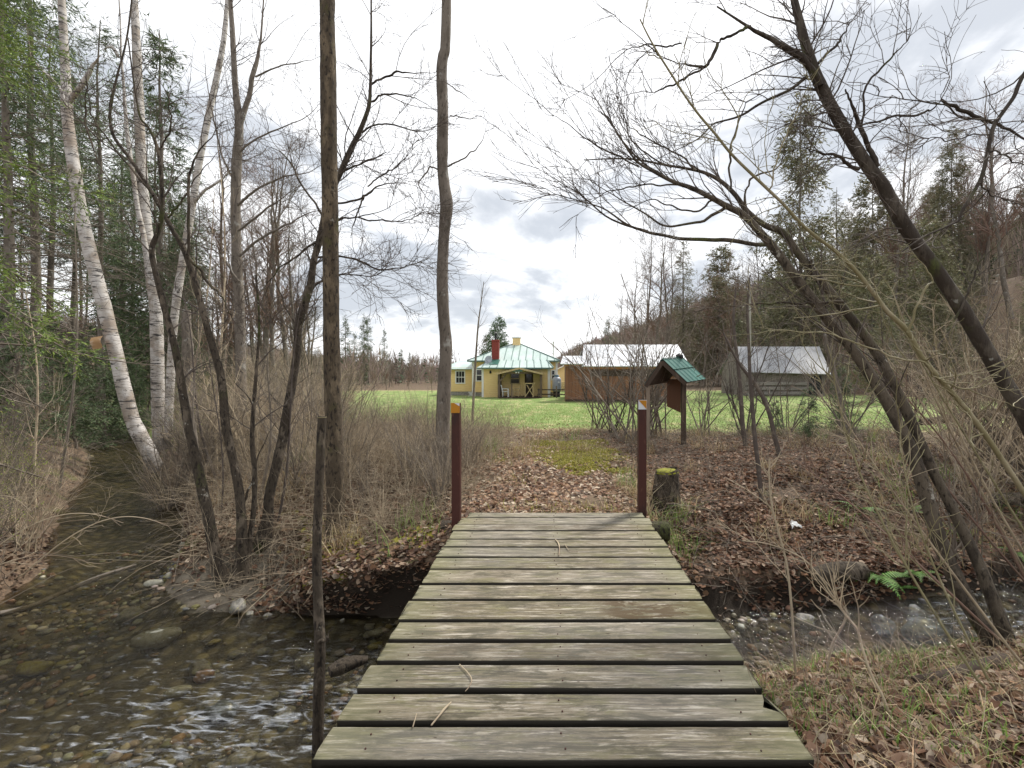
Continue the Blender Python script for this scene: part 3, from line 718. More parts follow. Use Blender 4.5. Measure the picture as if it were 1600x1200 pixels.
A.bar((HX(832.8,yp),yp,G),(HX(832.8,yp),yp,.74),.07); A.bar((g0+.03,yp,G),(g0+.03,yp,.74),.06); A.build('porch_gate', M['wood_tan'], house)
A = Acc()
lx0, lx1, lz0, lz1 = HX(731,41.3), HX(743,41.3), HZ(619.5,41.3), HZ(612,41.3)
for k in range(9):
    u = k/8*(lx1-lx0)
    if u > lx1-lx0-.02: continue
    A.bar((lx0+u,41.3,lz0),(min(lx0+u+.4,lx1),41.3,lz0+min(.4,lx1-lx0-u)),.03,.02); A.bar((lx0+u,41.32,lz1),(min(lx0+u+.4,lx1),41.32,lz1-min(.4,lx1-lx0-u)),.03,.02)
A.build('lattice_panel', M['white'], house)
# dish on the roof
dish = empty('satellite_dish', (HX(764,40.6),40.6,2.35), 'grey satellite dish on the green roof beside the red chimney', 'dish')
prof = [(0,.0),(.12,.012),(.25,.05),(.36,.11),(.355,.125),(.24,.07),(.1,.03),(0,.02)]
A = Acc(); A.lathe(prof, (0,0,0), 24); V = A.V[0]; c, s_ = math.cos(rad(70)), math.sin(rad(70))
V = np.stack([V[:,0], V[:,1]*c-V[:,2]*s_, V[:,1]*s_+V[:,2]*c], 1); c, s_ = math.cos(rad(-25)), math.sin(rad(-25))
A.V[0] = np.stack([V[:,0]*c-V[:,1]*s_, V[:,0]*s_+V[:,1]*c, V[:,2]], 1)+np.array(dish.location)+[0,0,.30]
A.build('reflector', M['greyp'], dish, True)
d0 = np.array(dish.location); A = Acc(); A.bar(d0+[0,.05,-.1],d0+[0,.03,.3],.05); A.build('mast', M['galv'], dish)
A = Acc(); A.bar(d0+[0,.0,.08],d0+[-.14,-.42,.22],.03); A.box(d0[0]-.18,d0[0]-.10,d0[1]-.48,d0[1]-.40,d0[2]+.18,d0[2]+.28); A.build('feed_arm', M['galv'], dish)
# porch chairs: slim white frames
def chair(px, Y, label, m, fl=1):
    c = empty('porch_chair', (HX(px,Y),Y,G+.1), label, 'chair', 'chairs on the porch'); x, y, z = c.location
    A = Acc(); A.box(x-.25,x+.25,y-.25,y+.25,z+.40,z+.44); A.build('seat', m, c)
    A = Acc(); A.bar((x-.24*fl,y+.22,z+.42),(x-.36*fl,y+.22,z+.95),.05); A.bar((x-.24*fl,y-.22,z+.42),(x-.36*fl,y-.22,z+.95),.05)
    for k in range(4): A.bar((x-(.27+k*.03)*fl,y-.22,z+.52+k*.12),(x-(.27+k*.03)*fl,y+.22,z+.52+k*.12),.04,.05)
    A.build('backrest', m, c)
    for sx in (-1,1):
        for sy in (-1,1): Acc().bar((x+sx*.22,y+sy*.22,z),(x+sx*.20,y+sy*.22,z+.41),.05).build('leg', m, c)
        A = Acc(); A.bar((x-.3*fl,y+sx*.25,z+.64),(x+.2*fl,y+sx*.25,z+.64),.05,.04); A.bar((x+.2*fl,y+sx*.25,z+.64),(x+.26*fl,y+sx*.25,z),.045); A.build('armrest', m, c)
chair(790, 38.9, 'white porch chair left of the short middle post', M['white'])
chair(806, 38.9, 'tan wooden porch chair under the porch window', M['wood_tan'], -1)
# propane tank
tank = empty('propane_tank', (HX(869.5,41.2),40.4,G), 'upright grey propane tank at the corner of the yellow house', 'gas tank')
tx, ty = tank.location[0], tank.location[1]
Acc().lathe([(0,-.05),(.25,-.03),(.36,.06),(.38,.2),(.38,.98),(.35,1.10),(.24,1.20),(.0,1.24)], (tx,ty,0), 24).build('tank_body', M['greyp'], tank, True)
Acc().lathe([(.19,1.18),(.20,1.40),(.17,1.40),(.0,1.38)], (tx,ty,0), 20).build('valve_collar', mat('dark blue grey paint',(.12,.19,.25),.5), tank, True)
Acc().lathe([(.30,G-.05),(.30,0.0),(0,.0)], (tx,ty,0), 20).build('stand', M['black'], tank, True)
Acc().box(tx+.12,tx+.24,ty-.395,ty-.37,.72,.84).build('paper_label', M['white'], tank)
# rail fence
fen = empty('rail_fence', (HX(862,39),39,G), 'low two rail wooden fence between the porch and the brown shed', 'fence')
for px in (842,869.4,886): Acc().bar((HX(px,39),39,G-.1),(HX(px,39),39,.28 if px != 869.4 else .5),.11).build('post', M['wood_weathered'], fen)
for z in (.20,-.17): Acc().bar((HX(840,39),39.06,z),(HX(888,39),39.06,z-.02),.08,.09).build('rail', M['wood_dark'], fen)
# small yellow building behind
bk = empty('yellow_outbuilding', (3.2,60,G), 'small pale yellow gabled building seen between tank and brown shed', 'outbuilding')
A = Acc(); A.box(1.2,6.5,60,66,G-.2,2.1); A.tri([(1.2,60.0,2.1),(6.5,60.0,2.1),(3.85,60,3.4)], 6, (0,1,0)); A.build('wall', M['siding'], bk)
A = Acc(); A.slab([(1.0,59.6,1.98),(3.85,59.6,3.45),(3.85,66.3,3.45),(1.0,66.3,1.98)],.1); A.slab([(6.7,59.6,1.98),(3.85,59.6,3.45),(3.85,66.3,3.45),(6.7,66.3,1.98)],.1); A.build('roof', M['white'], bk)
wp = empty('log_pile', (HX(881,52),52,G), 'stacked firewood under a dark arch behind the fence', 'log pile')
A = Acc()
for r_ in range(5):
    for k in range(6-r_//2):
        x = HX(879,52)+k*.22+(r_%2)*.11-.2; A.tube([[(x,51.6,G+.12+r_*.2),(x,52.6,G+.12+r_*.2)]], [[.1,.1]], 8); 
        a_ = np.arange(8)*math.pi/4; A.add(np.concatenate([[(x,51.6,G+.12+r_*.2)], np.stack([x+.1*np.cos(a_), a_*0+51.6, G+.12+r_*.2+.1*np.sin(a_)],1)]), [(0,1+i,1+(i+1)%8,1+(i+1)%8) for i in range(8)])
A.build('logs', M['wood_tan'], wp)

# ------------------------------------------------------------------ sheds
shed = empty('brown_shed', (5.5,36,G), 'brown board shed with bright tin roof behind the bare bush', 'shed')
A = Acc(); A.box(1.22,2.62,34,36.4,G-.05,2.22); A.box(2.62,9.55,34.05,41,G-.05,2.12)
A.tri([(2.62,34.05,2.12),(2.62,41,2.12),(2.62,37.5,3.62)], .12, (1,0,0)); A.tri([(9.43,34.05,2.12),(9.43,41,2.12),(9.43,37.5,3.62)], .12, (1,0,0)); A.build('wall', M['shedboards'], shed)
A = Acc(); A.slab([(2.3,33.55,2.05),(9.9,33.55,2.05),(10.1,37.5,3.78),(2.75,37.5,3.78)],.06); A.slab([(2.75,37.5,3.78),(10.1,37.5,3.78),(9.9,41.5,2.05),(2.3,41.5,2.05)],.06); A.build('roof', M['tin'], shed)
Acc().slab([(.83,33.5,2.22),(2.5,33.5,2.22),(2.62,36.2,2.86),(1.1,36.2,2.86)],.06).build('side_roof', M['tin'], shed)
A = Acc(); A.box(2.4,9.7,33.75,33.83,1.86,2.02); A.box(1.1,2.38,33.85,33.93,2.05,2.2); A.build('fascia', M['wood_orange'], shed)
for bx in ((2.66,2.74),(5.9,6.0)): Acc().box(*bx,33.95,34.04,G,1.34).build('door_frame', M['wood_dark'], shed)
A = Acc(); A.box(3.0,9.3,33.99,34.045,1.35,1.75); A.build('upper_opening', M['wood_dark'], shed)
A = Acc(); A.box(1.2,9.6,33.92,33.99,G-.06,G+.16); A.build('base_board', M['wood_dark'], shed)
barn = empty('grey_barn', (21,43,G), 'grey board barn with patchy galvanised roof at the wood edge', 'barn')
A = Acc(); A.box(17.3,24.2,42,48,G-.1,1.6); A.tri([(17.3,42.0,1.6),(17.3,48,1.6),(17.3,45,3.9)], .12, (1,0,0)); A.tri([(24.08,42.0,1.6),(24.08,48,1.6),(24.08,45,3.9)], .12, (1,0,0)); A.build('wall', M['greyboards'], barn)
A = Acc(); A.slab([(16.95,41.5,1.63),(24.45,41.5,1.45),(25.4,45,4.02),(17.4,45,4.02)],.05); A.slab([(17.4,45,4.02),(25.4,45,4.02),(24.6,48.6,1.4),(17,48.6,1.4)],.05); A.build('roof', M['galv'], barn)
A = Acc(); 
for z in (.0,.42,.85): A.box(17.2,22.6,41.88,41.95,z-.35,z-.08)
A.build('wall_board', mat('pale grey board',(.26,.235,.22),.85,[(3,(.2,1,6),(.15,.135,.125),.45,.62)]), barn)
A = Acc(); A.box(22.8,23.9,41.93,41.99,G,1.3); A.build('doorway', M['black'], barn)
pole = empty('utility_pole', (HX(1171.5,38),38,H1(HX(1171.5,38),38)), 'slim grey utility pole in front of the grey barn', 'pole')
px_ = pole.location[0]; A = Acc(); A.tube([[(px_,38,-1),(px_+.03,38,4),(px_,38,8.8)]], [[.10,.085,.07]], 10); A.build('pole', mat('silvered pole wood',(.34,.32,.29),.9,[(6,(1,1,.1),(.22,.2,.18),.45,.6)]), pole, True)
Acc().bar((px_-.35,37.95,8.3),(px_+.35,37.95,8.3),.07,.09).build('crossarm', M['wood_weathered'], pole)

# ------------------------------------------------------------------ small roofed notice board
KY = 11.2
kz = H1(HX(1068,KY), KY)
kio = empty('notice_board', (HX(1040,KY),KY,kz), 'small wooden notice board under a dark green gabled metal roof', 'notice board')
ap = P(1034.5,564,11.0); lf = P(1009,602,11.0); rt = P(1071,598.5,11.0)
dv = P(1066,561,11.75)-ap
A = Acc(); A.slab([ap,ap+dv,lf+dv,lf],.03); lr = A.build('roof_underside', M['wood_dark'], kio)
A = Acc(); A.slab([ap+[0,0,.012],ap+dv+[0,0,.012],rt+dv+[.01,0,.012],rt+[.01,0,.012]],.03); A.build('roof_underside', M['wood_dark'], kio)
A = Acc(); n = 26
u = np.linspace(0,1,n)
for (e, sgn) in ((rt,1),(lf,-1)):
    sl = unit(e-ap); rows = [ap+[0,0,.03]+(e-ap)*k*1.04 for k in (0,.5,1)]
    nrm = np.cross(dv, sl); nrm = unit(nrm*np.sign(nrm[2]))
    V = []
    for r_ in rows:
        for i in range(n): V.append(r_+dv*u[i]+nrm*(.014*(1 if (i%5) < 2 else 0)+.012))
    A.add(np.array(V), [(a*n+i, a*n+i+1, (a+1)*n+i+1, (a+1)*n+i) for a in range(2) for i in range(n-1)])
A.build('metal_roof', M['roof_teal'], kio)
A = Acc(); mid = (rt-ap)*.5; 
for k in (.02,.5): A.bar(ap+(rt-ap)*k+[0,0,.065],ap+(rt-ap)*k+dv+[0,0,.065],.05,.012)
A.build('roof_batten', M['roof_teal'], kio)
cp = ap+dv*.86; Acc().lathe([(.0,.02),(.085,.02),(.09,.10),(.06,.12),(.0,.16)], (cp[0],cp[1],cp[2]), 12).build('ridge_cap', M['black'], kio, True)
p1 = P(1068,600,11.3); z1 = H1(p1[0],11.3); Acc().bar((p1[0],11.3,z1-.2),(p1[0],11.3,p1[2]+.12),.10,.10).build('post', M['wood_dark'], kio)
p2 = P(1012.5,604,11.3); z2 = H1(p2[0],11.3); Acc().bar((p2[0],11.3,z2-.2),(p2[0],11.3,p2[2]+.1),.075,.075).build('post', M['wood_weathered'], kio)
q0, q1 = P(1042,592,11.75), P(1064,645,11.3)
A = Acc(); a0 = np.array([q0[0],11.75]); a1 = np.array([q1[0],11.34])
V = [(a0[0],a0[1],q0[2]),(a1[0],a1[1],q0[2]),(a1[0],a1[1],q1[2]),(a0[0],a0[1],q1[2]+.12)]
A.add(np.array(V+[(v[0]+.012,v[1]+.02,v[2]) for v in V]), [(3,2,1,0),(4,5,6,7),(0,1,5,4),(1,2,6,5),(2,3,7,6),(3,0,4,7)]); A.build('display_board', mat('russet panel',(.10,.045,.025),.6,[(3,(1,1,1),(.10,.045,.025),.45,.65)]), kio)
A = Acc(); A.tri([ap+[0,.01,-.02],lf+[.03,.01,-.01],rt+[-.03,.01,-.01]], .02, (0,1,0)); 
A = Acc(); A.bar(ap+[0,-.01,-.03],lf+[0,-.01,-.03],.03,.09); A.bar(ap+[0,-.012,-.03],rt+[0,-.012,-.03],.03,.09); A.build('bargeboard', M['wood_dark'], kio)
# ------------------------------------------------------------------ leaf litter, grass
LEAFC = [(.27,.165,.105),(.19,.10,.06),(.36,.255,.17),(.12,.068,.045),(.50,.40,.29),(.23,.125,.07),(.08,.048,.034),(.32,.195,.11)]
def leaf_mesh(rng, p, size, lift=.35):
    n = len(p); yaw = rng.random(n)*6.283; s = size[0]+(size[1]-size[0])*rng.random(n)
    d = np.stack([np.cos(yaw), np.sin(yaw), rng.normal(size=n)*lift], 1); d = unit(d)
    sd = unit(np.cross(d, np.array([0,0,1.])+rng.normal(size=(n,3))*lift*1.2)); up = np.cross(sd, d); up *= np.sign(up[:,2:3])
    w = (s*(.26+.16*rng.random(n)))[:,None]; L = s[:,None]; c = (rng.random((n,1))-.1)*.35
    b = p-d*L*.5
    V = np.stack([b, b+d*L*.3+sd*w+up*w*c, b+d*L*.72+sd*w*.75+up*w*c*1.6, b+d*L+up*L*c*.4, b+d*L*.72-sd*w*.75+up*w*c*1.6, b+d*L*.3-sd*w+up*w*c], 1).reshape(-1,3)
    k = np.arange(n)[:,None]*6
    Q = np.concatenate([k+np.array([[0,1,2,3]]), k+np.array([[0,3,4,5]])], 1).reshape(-1,4)
    return V, Q, 2
rg = np.random.default_rng(5)
def scatter(n, x0, x1, y0, y1, ypow=1.0):
    return x0+(x1-x0)*rg.random(n), y0+(y1-y0)*rg.random(n)**ypow
parts = []
for (n, x0,x1,y0,y1,pw) in ((70000,-3.5,4.5,5.2,11,1.2),(34000,-6,9,5.0,16,1.1),(36000,1.2,8.0,4.6,12,1.2),(30000,1.05,5.2,1.3,4.6,1),(12000,-8,-2.6,4.8,11,1),(4500,-11,-6,4,14,1),(2500,-12,16,11,19,1)):
    x, y = scatter(n, x0, x1, y0, y1, pw)
    s = stream_s(x, y); keep = s > .02+.1*rg.random(n)
    keep &= ~((np.abs(x-.065) < 1.08) & (y < 5.66)) 
    keep &= (fbm(x*1.1, y*1.1, 61)+.5+.35*rg.random(n)) > .54
    keep &= ~((y > 12.5+3*rg.random(n)) & (rg.random(n) < .8))
    bar = np.exp(-((x+3.75)/.85)**4-((y-5.35)/.75)**4); keep &= rg.random(n) > bar*.93
    mo = np.zeros(n)
    for (mx, my, mr, ma) in ((.5,9.5,.95,1.0),(1.1,10.2,.8,.95),(1.2,8.3,.45,.9),(.5,8.4,.5,.8),(.2,9.0,.5,.8),(.3,11.6,1.3,.7)): mo = np.maximum(mo, ma*np.exp(-((x-mx)**2+(y-my)**2)/mr**2))
    keep &= rg.random(n) > mo*1.15
    x, y = x[keep], y[keep]; parts.append(np.stack([x, warp(x, y), Hgt(x, y)+.006+.02*rg.random(len(x))**2], 1))
p = np.concatenate(parts)
V, Q, k = leaf_mesh(rg, p, (.026,.09)); me = mesh_np('leaf_litter', V, Q, M['leaf'], False)
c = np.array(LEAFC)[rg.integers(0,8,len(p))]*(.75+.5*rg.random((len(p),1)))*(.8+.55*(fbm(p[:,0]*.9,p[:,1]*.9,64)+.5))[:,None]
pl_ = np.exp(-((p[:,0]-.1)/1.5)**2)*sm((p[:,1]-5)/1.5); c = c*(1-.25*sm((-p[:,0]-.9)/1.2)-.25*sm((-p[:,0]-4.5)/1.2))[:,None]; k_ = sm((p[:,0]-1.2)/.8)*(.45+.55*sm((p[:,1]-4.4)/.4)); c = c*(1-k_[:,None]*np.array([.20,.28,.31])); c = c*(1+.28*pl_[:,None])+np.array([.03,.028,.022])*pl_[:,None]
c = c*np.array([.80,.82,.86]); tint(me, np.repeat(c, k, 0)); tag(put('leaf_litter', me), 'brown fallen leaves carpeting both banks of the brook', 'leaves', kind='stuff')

def blades(rng, x, y, h, w, cols, lean=.35, nseg=2):
    n = len(x); z = Hgt(x, y)-.01; a = rng.random(n)*6.283
    hh = h[0]+(h[1]-h[0])*rng.random(n); dx = np.cos(a)*hh*lean*rng.random(n); dy = np.sin(a)*hh*lean*rng.random(n)
    b = np.stack([x,warp(x,y),z],1); sd = np.stack([-np.sin(a),np.cos(a),0*a],1)*(w*(.6+.8*rng.random(n)))[:,None]
    m = b+np.stack([dx*.35,dy*.35,hh*.6],1); tp = b+np.stack([dx,dy,hh*(1-.3*rng.random(n)*lean)],1)
    V = np.stack([b-sd,b+sd,m+sd*.7,m-sd*.7,tp],1).reshape(-1,3); k = np.arange(n)[:,None]*5
    return V, (k+np.array([[0,1,2,3]])), (k+np.array([[3,2,4]])), palette(rng, n, cols, .3)
def blade_obj(name, sets, label, cat):
    Vs=[];Qs=[];Ts=[];Cs=[];n0=0
    for V,Q,T,C in sets: Vs.append(V);Qs.append(Q+n0);Ts.append(T+n0);Cs.append(C);n0+=len(V)
    me = mesh_np(name, np.concatenate(Vs), np.concatenate(Qs), M['blade'], False, T=np.concatenate(Ts))
    C = np.concatenate(Cs); tint(me, np.concatenate([C, C])); return tag(put(name, me), label, cat, kind='stuff')
GREEN = [(.165,.265,.06),(.21,.31,.08),(.13,.205,.05),(.28,.31,.11)]; DEAD = [(.40,.31,.17),(.30,.22,.12),(.46,.38,.24),(.24,.17,.10)]
x, y = scatter(95000, -9, 15, 12.0, 36, 1.15)
keep = (rg.random(len(x)) < np.clip((36-y)/14, 0, 1)) & (y > 14.2+fbm(x*.3, x*0+2, 44)*3.0+np.where(x > 2.5, -1.2*sm((x-2.5)/3)+2.5*sm((x-9)/6), 0)+3.5*sm((-x-2.6)/3)+rg.normal(size=len(x))*.9)
x, y = x[keep], y[keep]
blade_obj('lawn_grass', [blades(rg, x, y, (.03,.085), .006, GREEN+[(.33,.29,.13)], .8)], 'short green lawn grass in front of the house', 'grass')
sets = []
x, y = scatter(7000, 1.15, 4.6, 1.9, 4.3); keep = (stream_s(x,y) > .0) & (fbm(x*1.5,y*1.5,17) > -.05); sets.append(blades(rg, x[keep], y[keep], (.03,.13), .004, GREEN, .9))
x, y = scatter(5000, 1.15, 5, 1.3, 4.4); keep = stream_s(x,y) > .05; sets.append(blades(rg, x[keep], y[keep], (.04,.17), .003, DEAD, 2.2))
x, y = scatter(11000, 1.3, 4.8, 2.6, 4.3); keep = (np.abs(stream_s(x,y)-.25) < .2) & (fbm(x*2,y*2,18) > -.02); sets.append(blades(rg, x[keep], y[keep], (.04,.13), .004, GREEN, 1.0))
for i in range(150):
    cx = rg.uniform(-6.5,8); cy = rg.uniform(5.7,14); 
    if abs(cx-.1) < 1.1 and cy < 9.5 or stream_s(np.array([cx]),np.array([cy]))[0] < .25: continue
    n = rg.integers(30,110); r_ = rg.uniform(.05,.22); x = cx+rg.normal(size=n)*r_; y = cy+rg.normal(size=n)*r_
    sets.append(blades(rg, x, y, (.10,.42), .0035, DEAD if rg.random() < .8 else GREEN, 1.7))
for (cx,cy,n,sp) in ((.35,5.85,260,.35),(.8,6.0,200,.3),(-.3,5.9,120,.3),(.62,9.4,500,.5),(1.1,10.2,350,.4),(-.5,7.5,160,.3),(-.7,9.0,150,.3)):
    x = cx+rg.normal(size=n)*sp; y = np.maximum(cy+rg.normal(size=n)*sp*.6, 5.7); sets.append(blades(rg, x, y, (.03,.16), .0035, DEAD+[(.30,.29,.05),(.24,.23,.03)], 1.5))
blade_obj('bank_grass', sets, 'tufts of dead and green grass on the brook banks', 'grass')
# mossy cushions on the path
Vs=[];n0=0
mp_ = [(.35,8.7,.28),(.75,10.6,.45),(1.3,9.4,.28),(-.15,9.9,.28),(.1,11.3,.4),(.95,11.6,.4),(.2,9.7,.3),(.9,9.6,.35),(.55,10.0,.35),(.85,8.7,.2),(.42,9.5,.34),(.75,9.1,.25),(.25,9.0,.22),(1.05,10.3,.34),(1.35,10.1,.2),(.62,8.4,.2),(.52,8.0,.13),(1.25,8.3,.2),(.1,10.4,.3),(-.4,10.6,.26),(.7,11,.4),(-.1,11.6,.3),(-.95,9.2,.16)]
x=[];y=[]
for (mx,my,mr) in mp_:
    n = int(9000*mr*mr)+80; a = rg.random(n)*6.283; q = np.sqrt(rg.random(n))*mr*(.7+.6*vnoise(np.cos(a)*2+mx*9,np.sin(a)*2+my*7,3)); x.append(mx+np.cos(a)*q*1.3); y.append(my+np.sin(a)*q)
x = np.concatenate(x); y = np.concatenate(y)
blade_obj('path_moss', [blades(rg, np.repeat(x,3)+rg.normal(size=3*len(x))*.02, np.repeat(y,3)+rg.normal(size=3*len(x))*.02, (.02,.06), .010, [(.26,.24,.03),(.36,.32,.045),(.21,.195,.025),(.15,.145,.022)], 1.4)], 'yellow green moss patches on the path beyond the footbridge', 'moss')

# ------------------------------------------------------------------ stones
def ico(rng, sub, amp, squash):
    import bmesh
    bm = bmesh.new(); bmesh.ops.create_icosphere(bm, subdivisions=sub, radius=1)
    s0 = rng.random()*50
    for v in bm.verts:
        q = v.co.copy(); f = 1+amp*(vnoise(q.x*1.3+s0+q.z, q.y*1.3+q.z*.7, 7)-.5)*2+amp*.5*(vnoise(q.x*3+s0, q.y*3+q.z*2.1, 8)-.5)*2
        v.co = Vector((q.x*f, q.y*f*squash[0], q.z*f*squash[1]))
    me = bpy.data.meshes.new('stone'); bm.to_mesh(me); bm.free()
    me.polygons.foreach_set('use_smooth', np.full(len(me.polygons), True)); return me
stone_me = [ico(rg, 3, .34, (rg.uniform(.6,.9), rg.uniform(.42,.65))) for _ in range(8)]
for m_ in stone_me: m_.materials.append(M['stone'])
STG = 'stones lying in the brook'
def stone(px, py, wpx, label, k=0, rz=0, sink=.3, m=None, sq=1):
    Y = hit(px, py); z = H1((px-CX)/F*Y, Y); r_ = wpx*Y/F/2
    o = put('stone', stone_me[k%8] if m is None else m, None, ((px-CX)/F*Y, Y, z+r_*.5*(1-sink)*sq)); o.scale = (r_,r_,r_*sq); o.rotation_euler = (0,0,rz)
    return tag(o, label, 'stone', STG)
st_y = ico(rg, 3, .25, (.55,.4)); st_y.materials.append(mat('ochre damp stone',(.22,.19,.045),.4,[(6,(1,1,1),(.12,.10,.03),.45,.65)],spec=.6))
st_p = ico(rg, 3, .25, (.55,.45)); st_p.materials.append(mat('pale olive stone',(.26,.25,.20),.5,[(7,(1,1,1),(.17,.16,.11),.45,.65)],spec=.5))
st_b = ico(rg, 3, .25, (.8,.7)); st_b.materials.append(mat('rusty stone',(.24,.13,.065),.5,[(7,(1,1,1),(.13,.08,.05),.45,.65)],spec=.5))
st_k = ico(rg, 3, .2, (.7,.6)); st_k.materials.append(mat('blue grey stone',(.10,.115,.13),.4,[(7,(1,1,1),(.06,.065,.07),.45,.65)],spec=.6))
stone(245,1015,62,'long pale olive stone at the tip of the sandbar',0,.5,.1,st_p)
stone(52,1055,50,'ochre stone awash in the shallow left of the brook',0,.35,.2,st_y)
stone(318,1065,26,'rusty brown rounded stone in the riffle',0,.2,.1,st_b)
stone(345,1124,46,'blue grey stone at the bottom edge of the brook',0,.1,.1,st_k)
stone(278,1092,36,'pale rounded stone in the riffle beside the rusty one',0,.4,.1,st_p)
stone(588,995,24,'tan stone at the shaded edge beside the footbridge',0,.3,.1,st_p)
stone(586,1018,26,'ochre stone half under water beside the footbridge',1,.9,.2,st_y)
stone(240,917,26,'flat pale stone on the upper rim of the sandbar',0,.3,.2,st_p)
stone(1445,1000,70,'wide grey rock with white water running over it',0,.3,.2,st_k,.8)
stone(1380,990,44,'rounded grey rock upstream of the white water rock',0,1.3,.1,st_k)
i = 0
while i < 60:
    px, py = (rg.uniform(-40,620), rg.uniform(880,1215)) if i < 46 else (rg.uniform(1130,1620), rg.uniform(955,1050))
    Y = hit(px, py, 1.2); X_ = (px-CX)/F*Y
    if stream_s(np.array([X_]), np.array([Y]))[0] > .15 or (px < 260 and py < 960): continue
    big = rg.random() < .15
    stone(px, py, rg.uniform(26,46) if big else rg.uniform(9,24), 'brown grey cobble on the bed of the brook', int(rg.integers(0,8)), rg.random()*6, .5, None, .9); i += 1
x, y = scatter(26000, -7, 7, 2.2, 7.5); s = stream_s(x, y)
bar = np.exp(-((x+3.75)/.85)**4-((y-5.35)/.75)**4)
keep = ((s < .12) & (fbm(x*1.2,y*1.2,77)+.25*rg.random(len(x)) > .12)) | ((bar > .3) & (rg.random(len(x)) < .05)); x, y = x[keep], y[keep]
n = len(x); r_ = .010+.042*rg.random(n)**3
sv = np.array([(1,0,0),(-1,0,0),(0,1,0),(0,-1,0),(0,0,1),(0,0,-1)],float); sf = np.array([(0,2,4),(2,1,4),(1,3,4),(3,0,4),(2,0,5),(1,2,5),(3,1,5),(0,3,5)])
# pebbles: subdivided octahedra
ev = [tuple(v) for v in sv]; mid = {}; F2 = []
def md(a,b):
    key=(min(a,b),max(a,b))
    if key not in mid: q=np.array(ev[a])+np.array(ev[b]); ev.append(tuple(q/np.linalg.norm(q))); mid[key]=len(ev)-1
    return mid[key]
for a,b,c_ in sf:
    ab,bc,ca = md(a,b),md(b,c_),md(c_,a); F2 += [(a,ab,ca),(ab,b,bc),(ca,bc,c_),(ab,bc,ca)]
ev = np.array(ev); F2 = np.array(F2)
sc_ = np.stack([r_*(.8+.5*rg.random(n)), r_*(.7+.4*rg.random(n)), r_*(.4+.3*rg.random(n))],1); an = rg.random(n)*6.283
loc = ev[None]*sc_[:,None,:]*(1+.25*(rg.random((n,len(ev),1))-.5)); ca_, sa_ = np.cos(an)[:,None], np.sin(an)[:,None]
V = np.stack([loc[...,0]*ca_-loc[...,1]*sa_+x[:,None], loc[...,0]*sa_+loc[...,1]*ca_+y[:,None], loc[...,2]+Hgt(x,y)[:,None]+r_[:,None]*.25], -1).reshape(-1,3)
T = (np.arange(n)[:,None,None]*len(ev)+F2[None]).reshape(-1,3)
me = mesh_np('gravel', V, np.zeros((0,4),int), leafmat('gravel stones',.5,0), True, T=T)
tint(me, np.repeat(palette(rg, n, [(.20,.17,.12),(.13,.115,.09),(.28,.25,.20),(.17,.15,.06),(.22,.14,.085),(.10,.10,.10),(.33,.30,.25)], .3), len(F2), 0))
tag(put('gravel', me), 'gravel and pebbles on the bed of the brook', 'gravel', kind='stuff')

# ------------------------------------------------------------------ traced trees
def tree_base(P1, R1, flare=1.5, depth=.35):
    x, y, z = P1[0,0]; g_ = H1(x, y)
    P1 = P1.copy(); R1 = R1.copy()
    d = P1[0,1]-P1[0,0]
    pre = np.array([[x-d[0]*.3, y, min(z,g_)-depth]]); P1 = np.concatenate([pre, P1[0]])[None]; R1 = np.concatenate([R1[0][:1]*1.25, R1[0]])[None]
    zz = P1[0,:,2]-g_; R1[0] *= 1+(flare-1)*np.exp(-np.maximum(zz,0)/.16); return P1, R1
def traced(name, label, cat, main, Y0, Y1, limbs=(), bark='bark_dark', twig='twig_dark', lv=((26,(.4,1.0)),(90,(.2,.5)),(160,(.1,.25))), amp=.06, seed=1, k=14, group=None, flare=1.5, lift=.05, ang=(30,65), tr=(.25,1.), rmin=.0026, pref=None, wig=.14, thin=1):
    rng = np.random.default_rng(seed)
    mains = [main] if isinstance(main[0][0], (int,float)) else main
    P0, R0 = limb(mains[0], Y0, Y1); x, y = P0[0,0,0], P0[0,0,1]
    root = empty(name, (x,y,H1(x,y)), label, cat, group)
    A = Acc(); allP = []; allR = []
    for q, m_ in enumerate(mains):
        m_ = [(a_, b_, c_*thin) for a_, b_, c_ in m_]
        PP, RR = limb(m_, Y0, Y1+(rng.uniform(-.6,.6) if q else 0)); allP.append(PP); allR.append(RR)
        b_ = tree_base(PP, RR, flare) if (q == 0 or abs(m_[0][1]-mains[0][0][1]) < 60) else (PP, RR)
        A.add(*rough_trunk(*b_, k=k, seed=seed+q*3, amp=amp))
    A.build('trunk', M[bark], root, True)
    A = Acc()
    for (pix, ya, yb) in limbs:
        PP, RR = limb(pix, ya, yb)
        u_ = np.linspace(0,1,PP.shape[1]); wob_ = np.cumsum(rng.normal(size=PP.shape), 1); wob_ -= wob_[:,-1:]*u_[None,:,None]
        PP = PP+wob_*.008; RR = RR*(.85*(1-.62*sm((u_-.35)/.65)))[None]; RR = np.maximum(RR, .0018)
        allP.append(PP); allR.append(RR); Acc().add(*rough_trunk(PP, RR, k=8, seed=seed+len(allP), amp=amp*1.2, sub=2)).build('limb', M[bark], root, True)
    PP = np.concatenate(allP); RR = np.concatenate(allR)
    if lv:
        A = Acc(); p_, r_ = PP, RR
        for j, (cnt, ln) in enumerate(lv):
            p_, r_ = grow(rng, p_, r_, cnt, ln, ang, 7 if j < 2 else 6, tr if j == 0 else (.12,1.), lift, wig, (.25,.5) if j == 0 else (.45,.75), rmin*(1.9 if j == 0 else 1.25 if j == 1 else 1), .3, .4, pref, rmax=(.0085,.005,.0032)[j]*rmin/.0022)
            A.tube(p_, r_, 5 if j == 0 else 4 if j == 1 else 3)
        A.build('twigs', M[twig], root, True)
    return root
T = traced
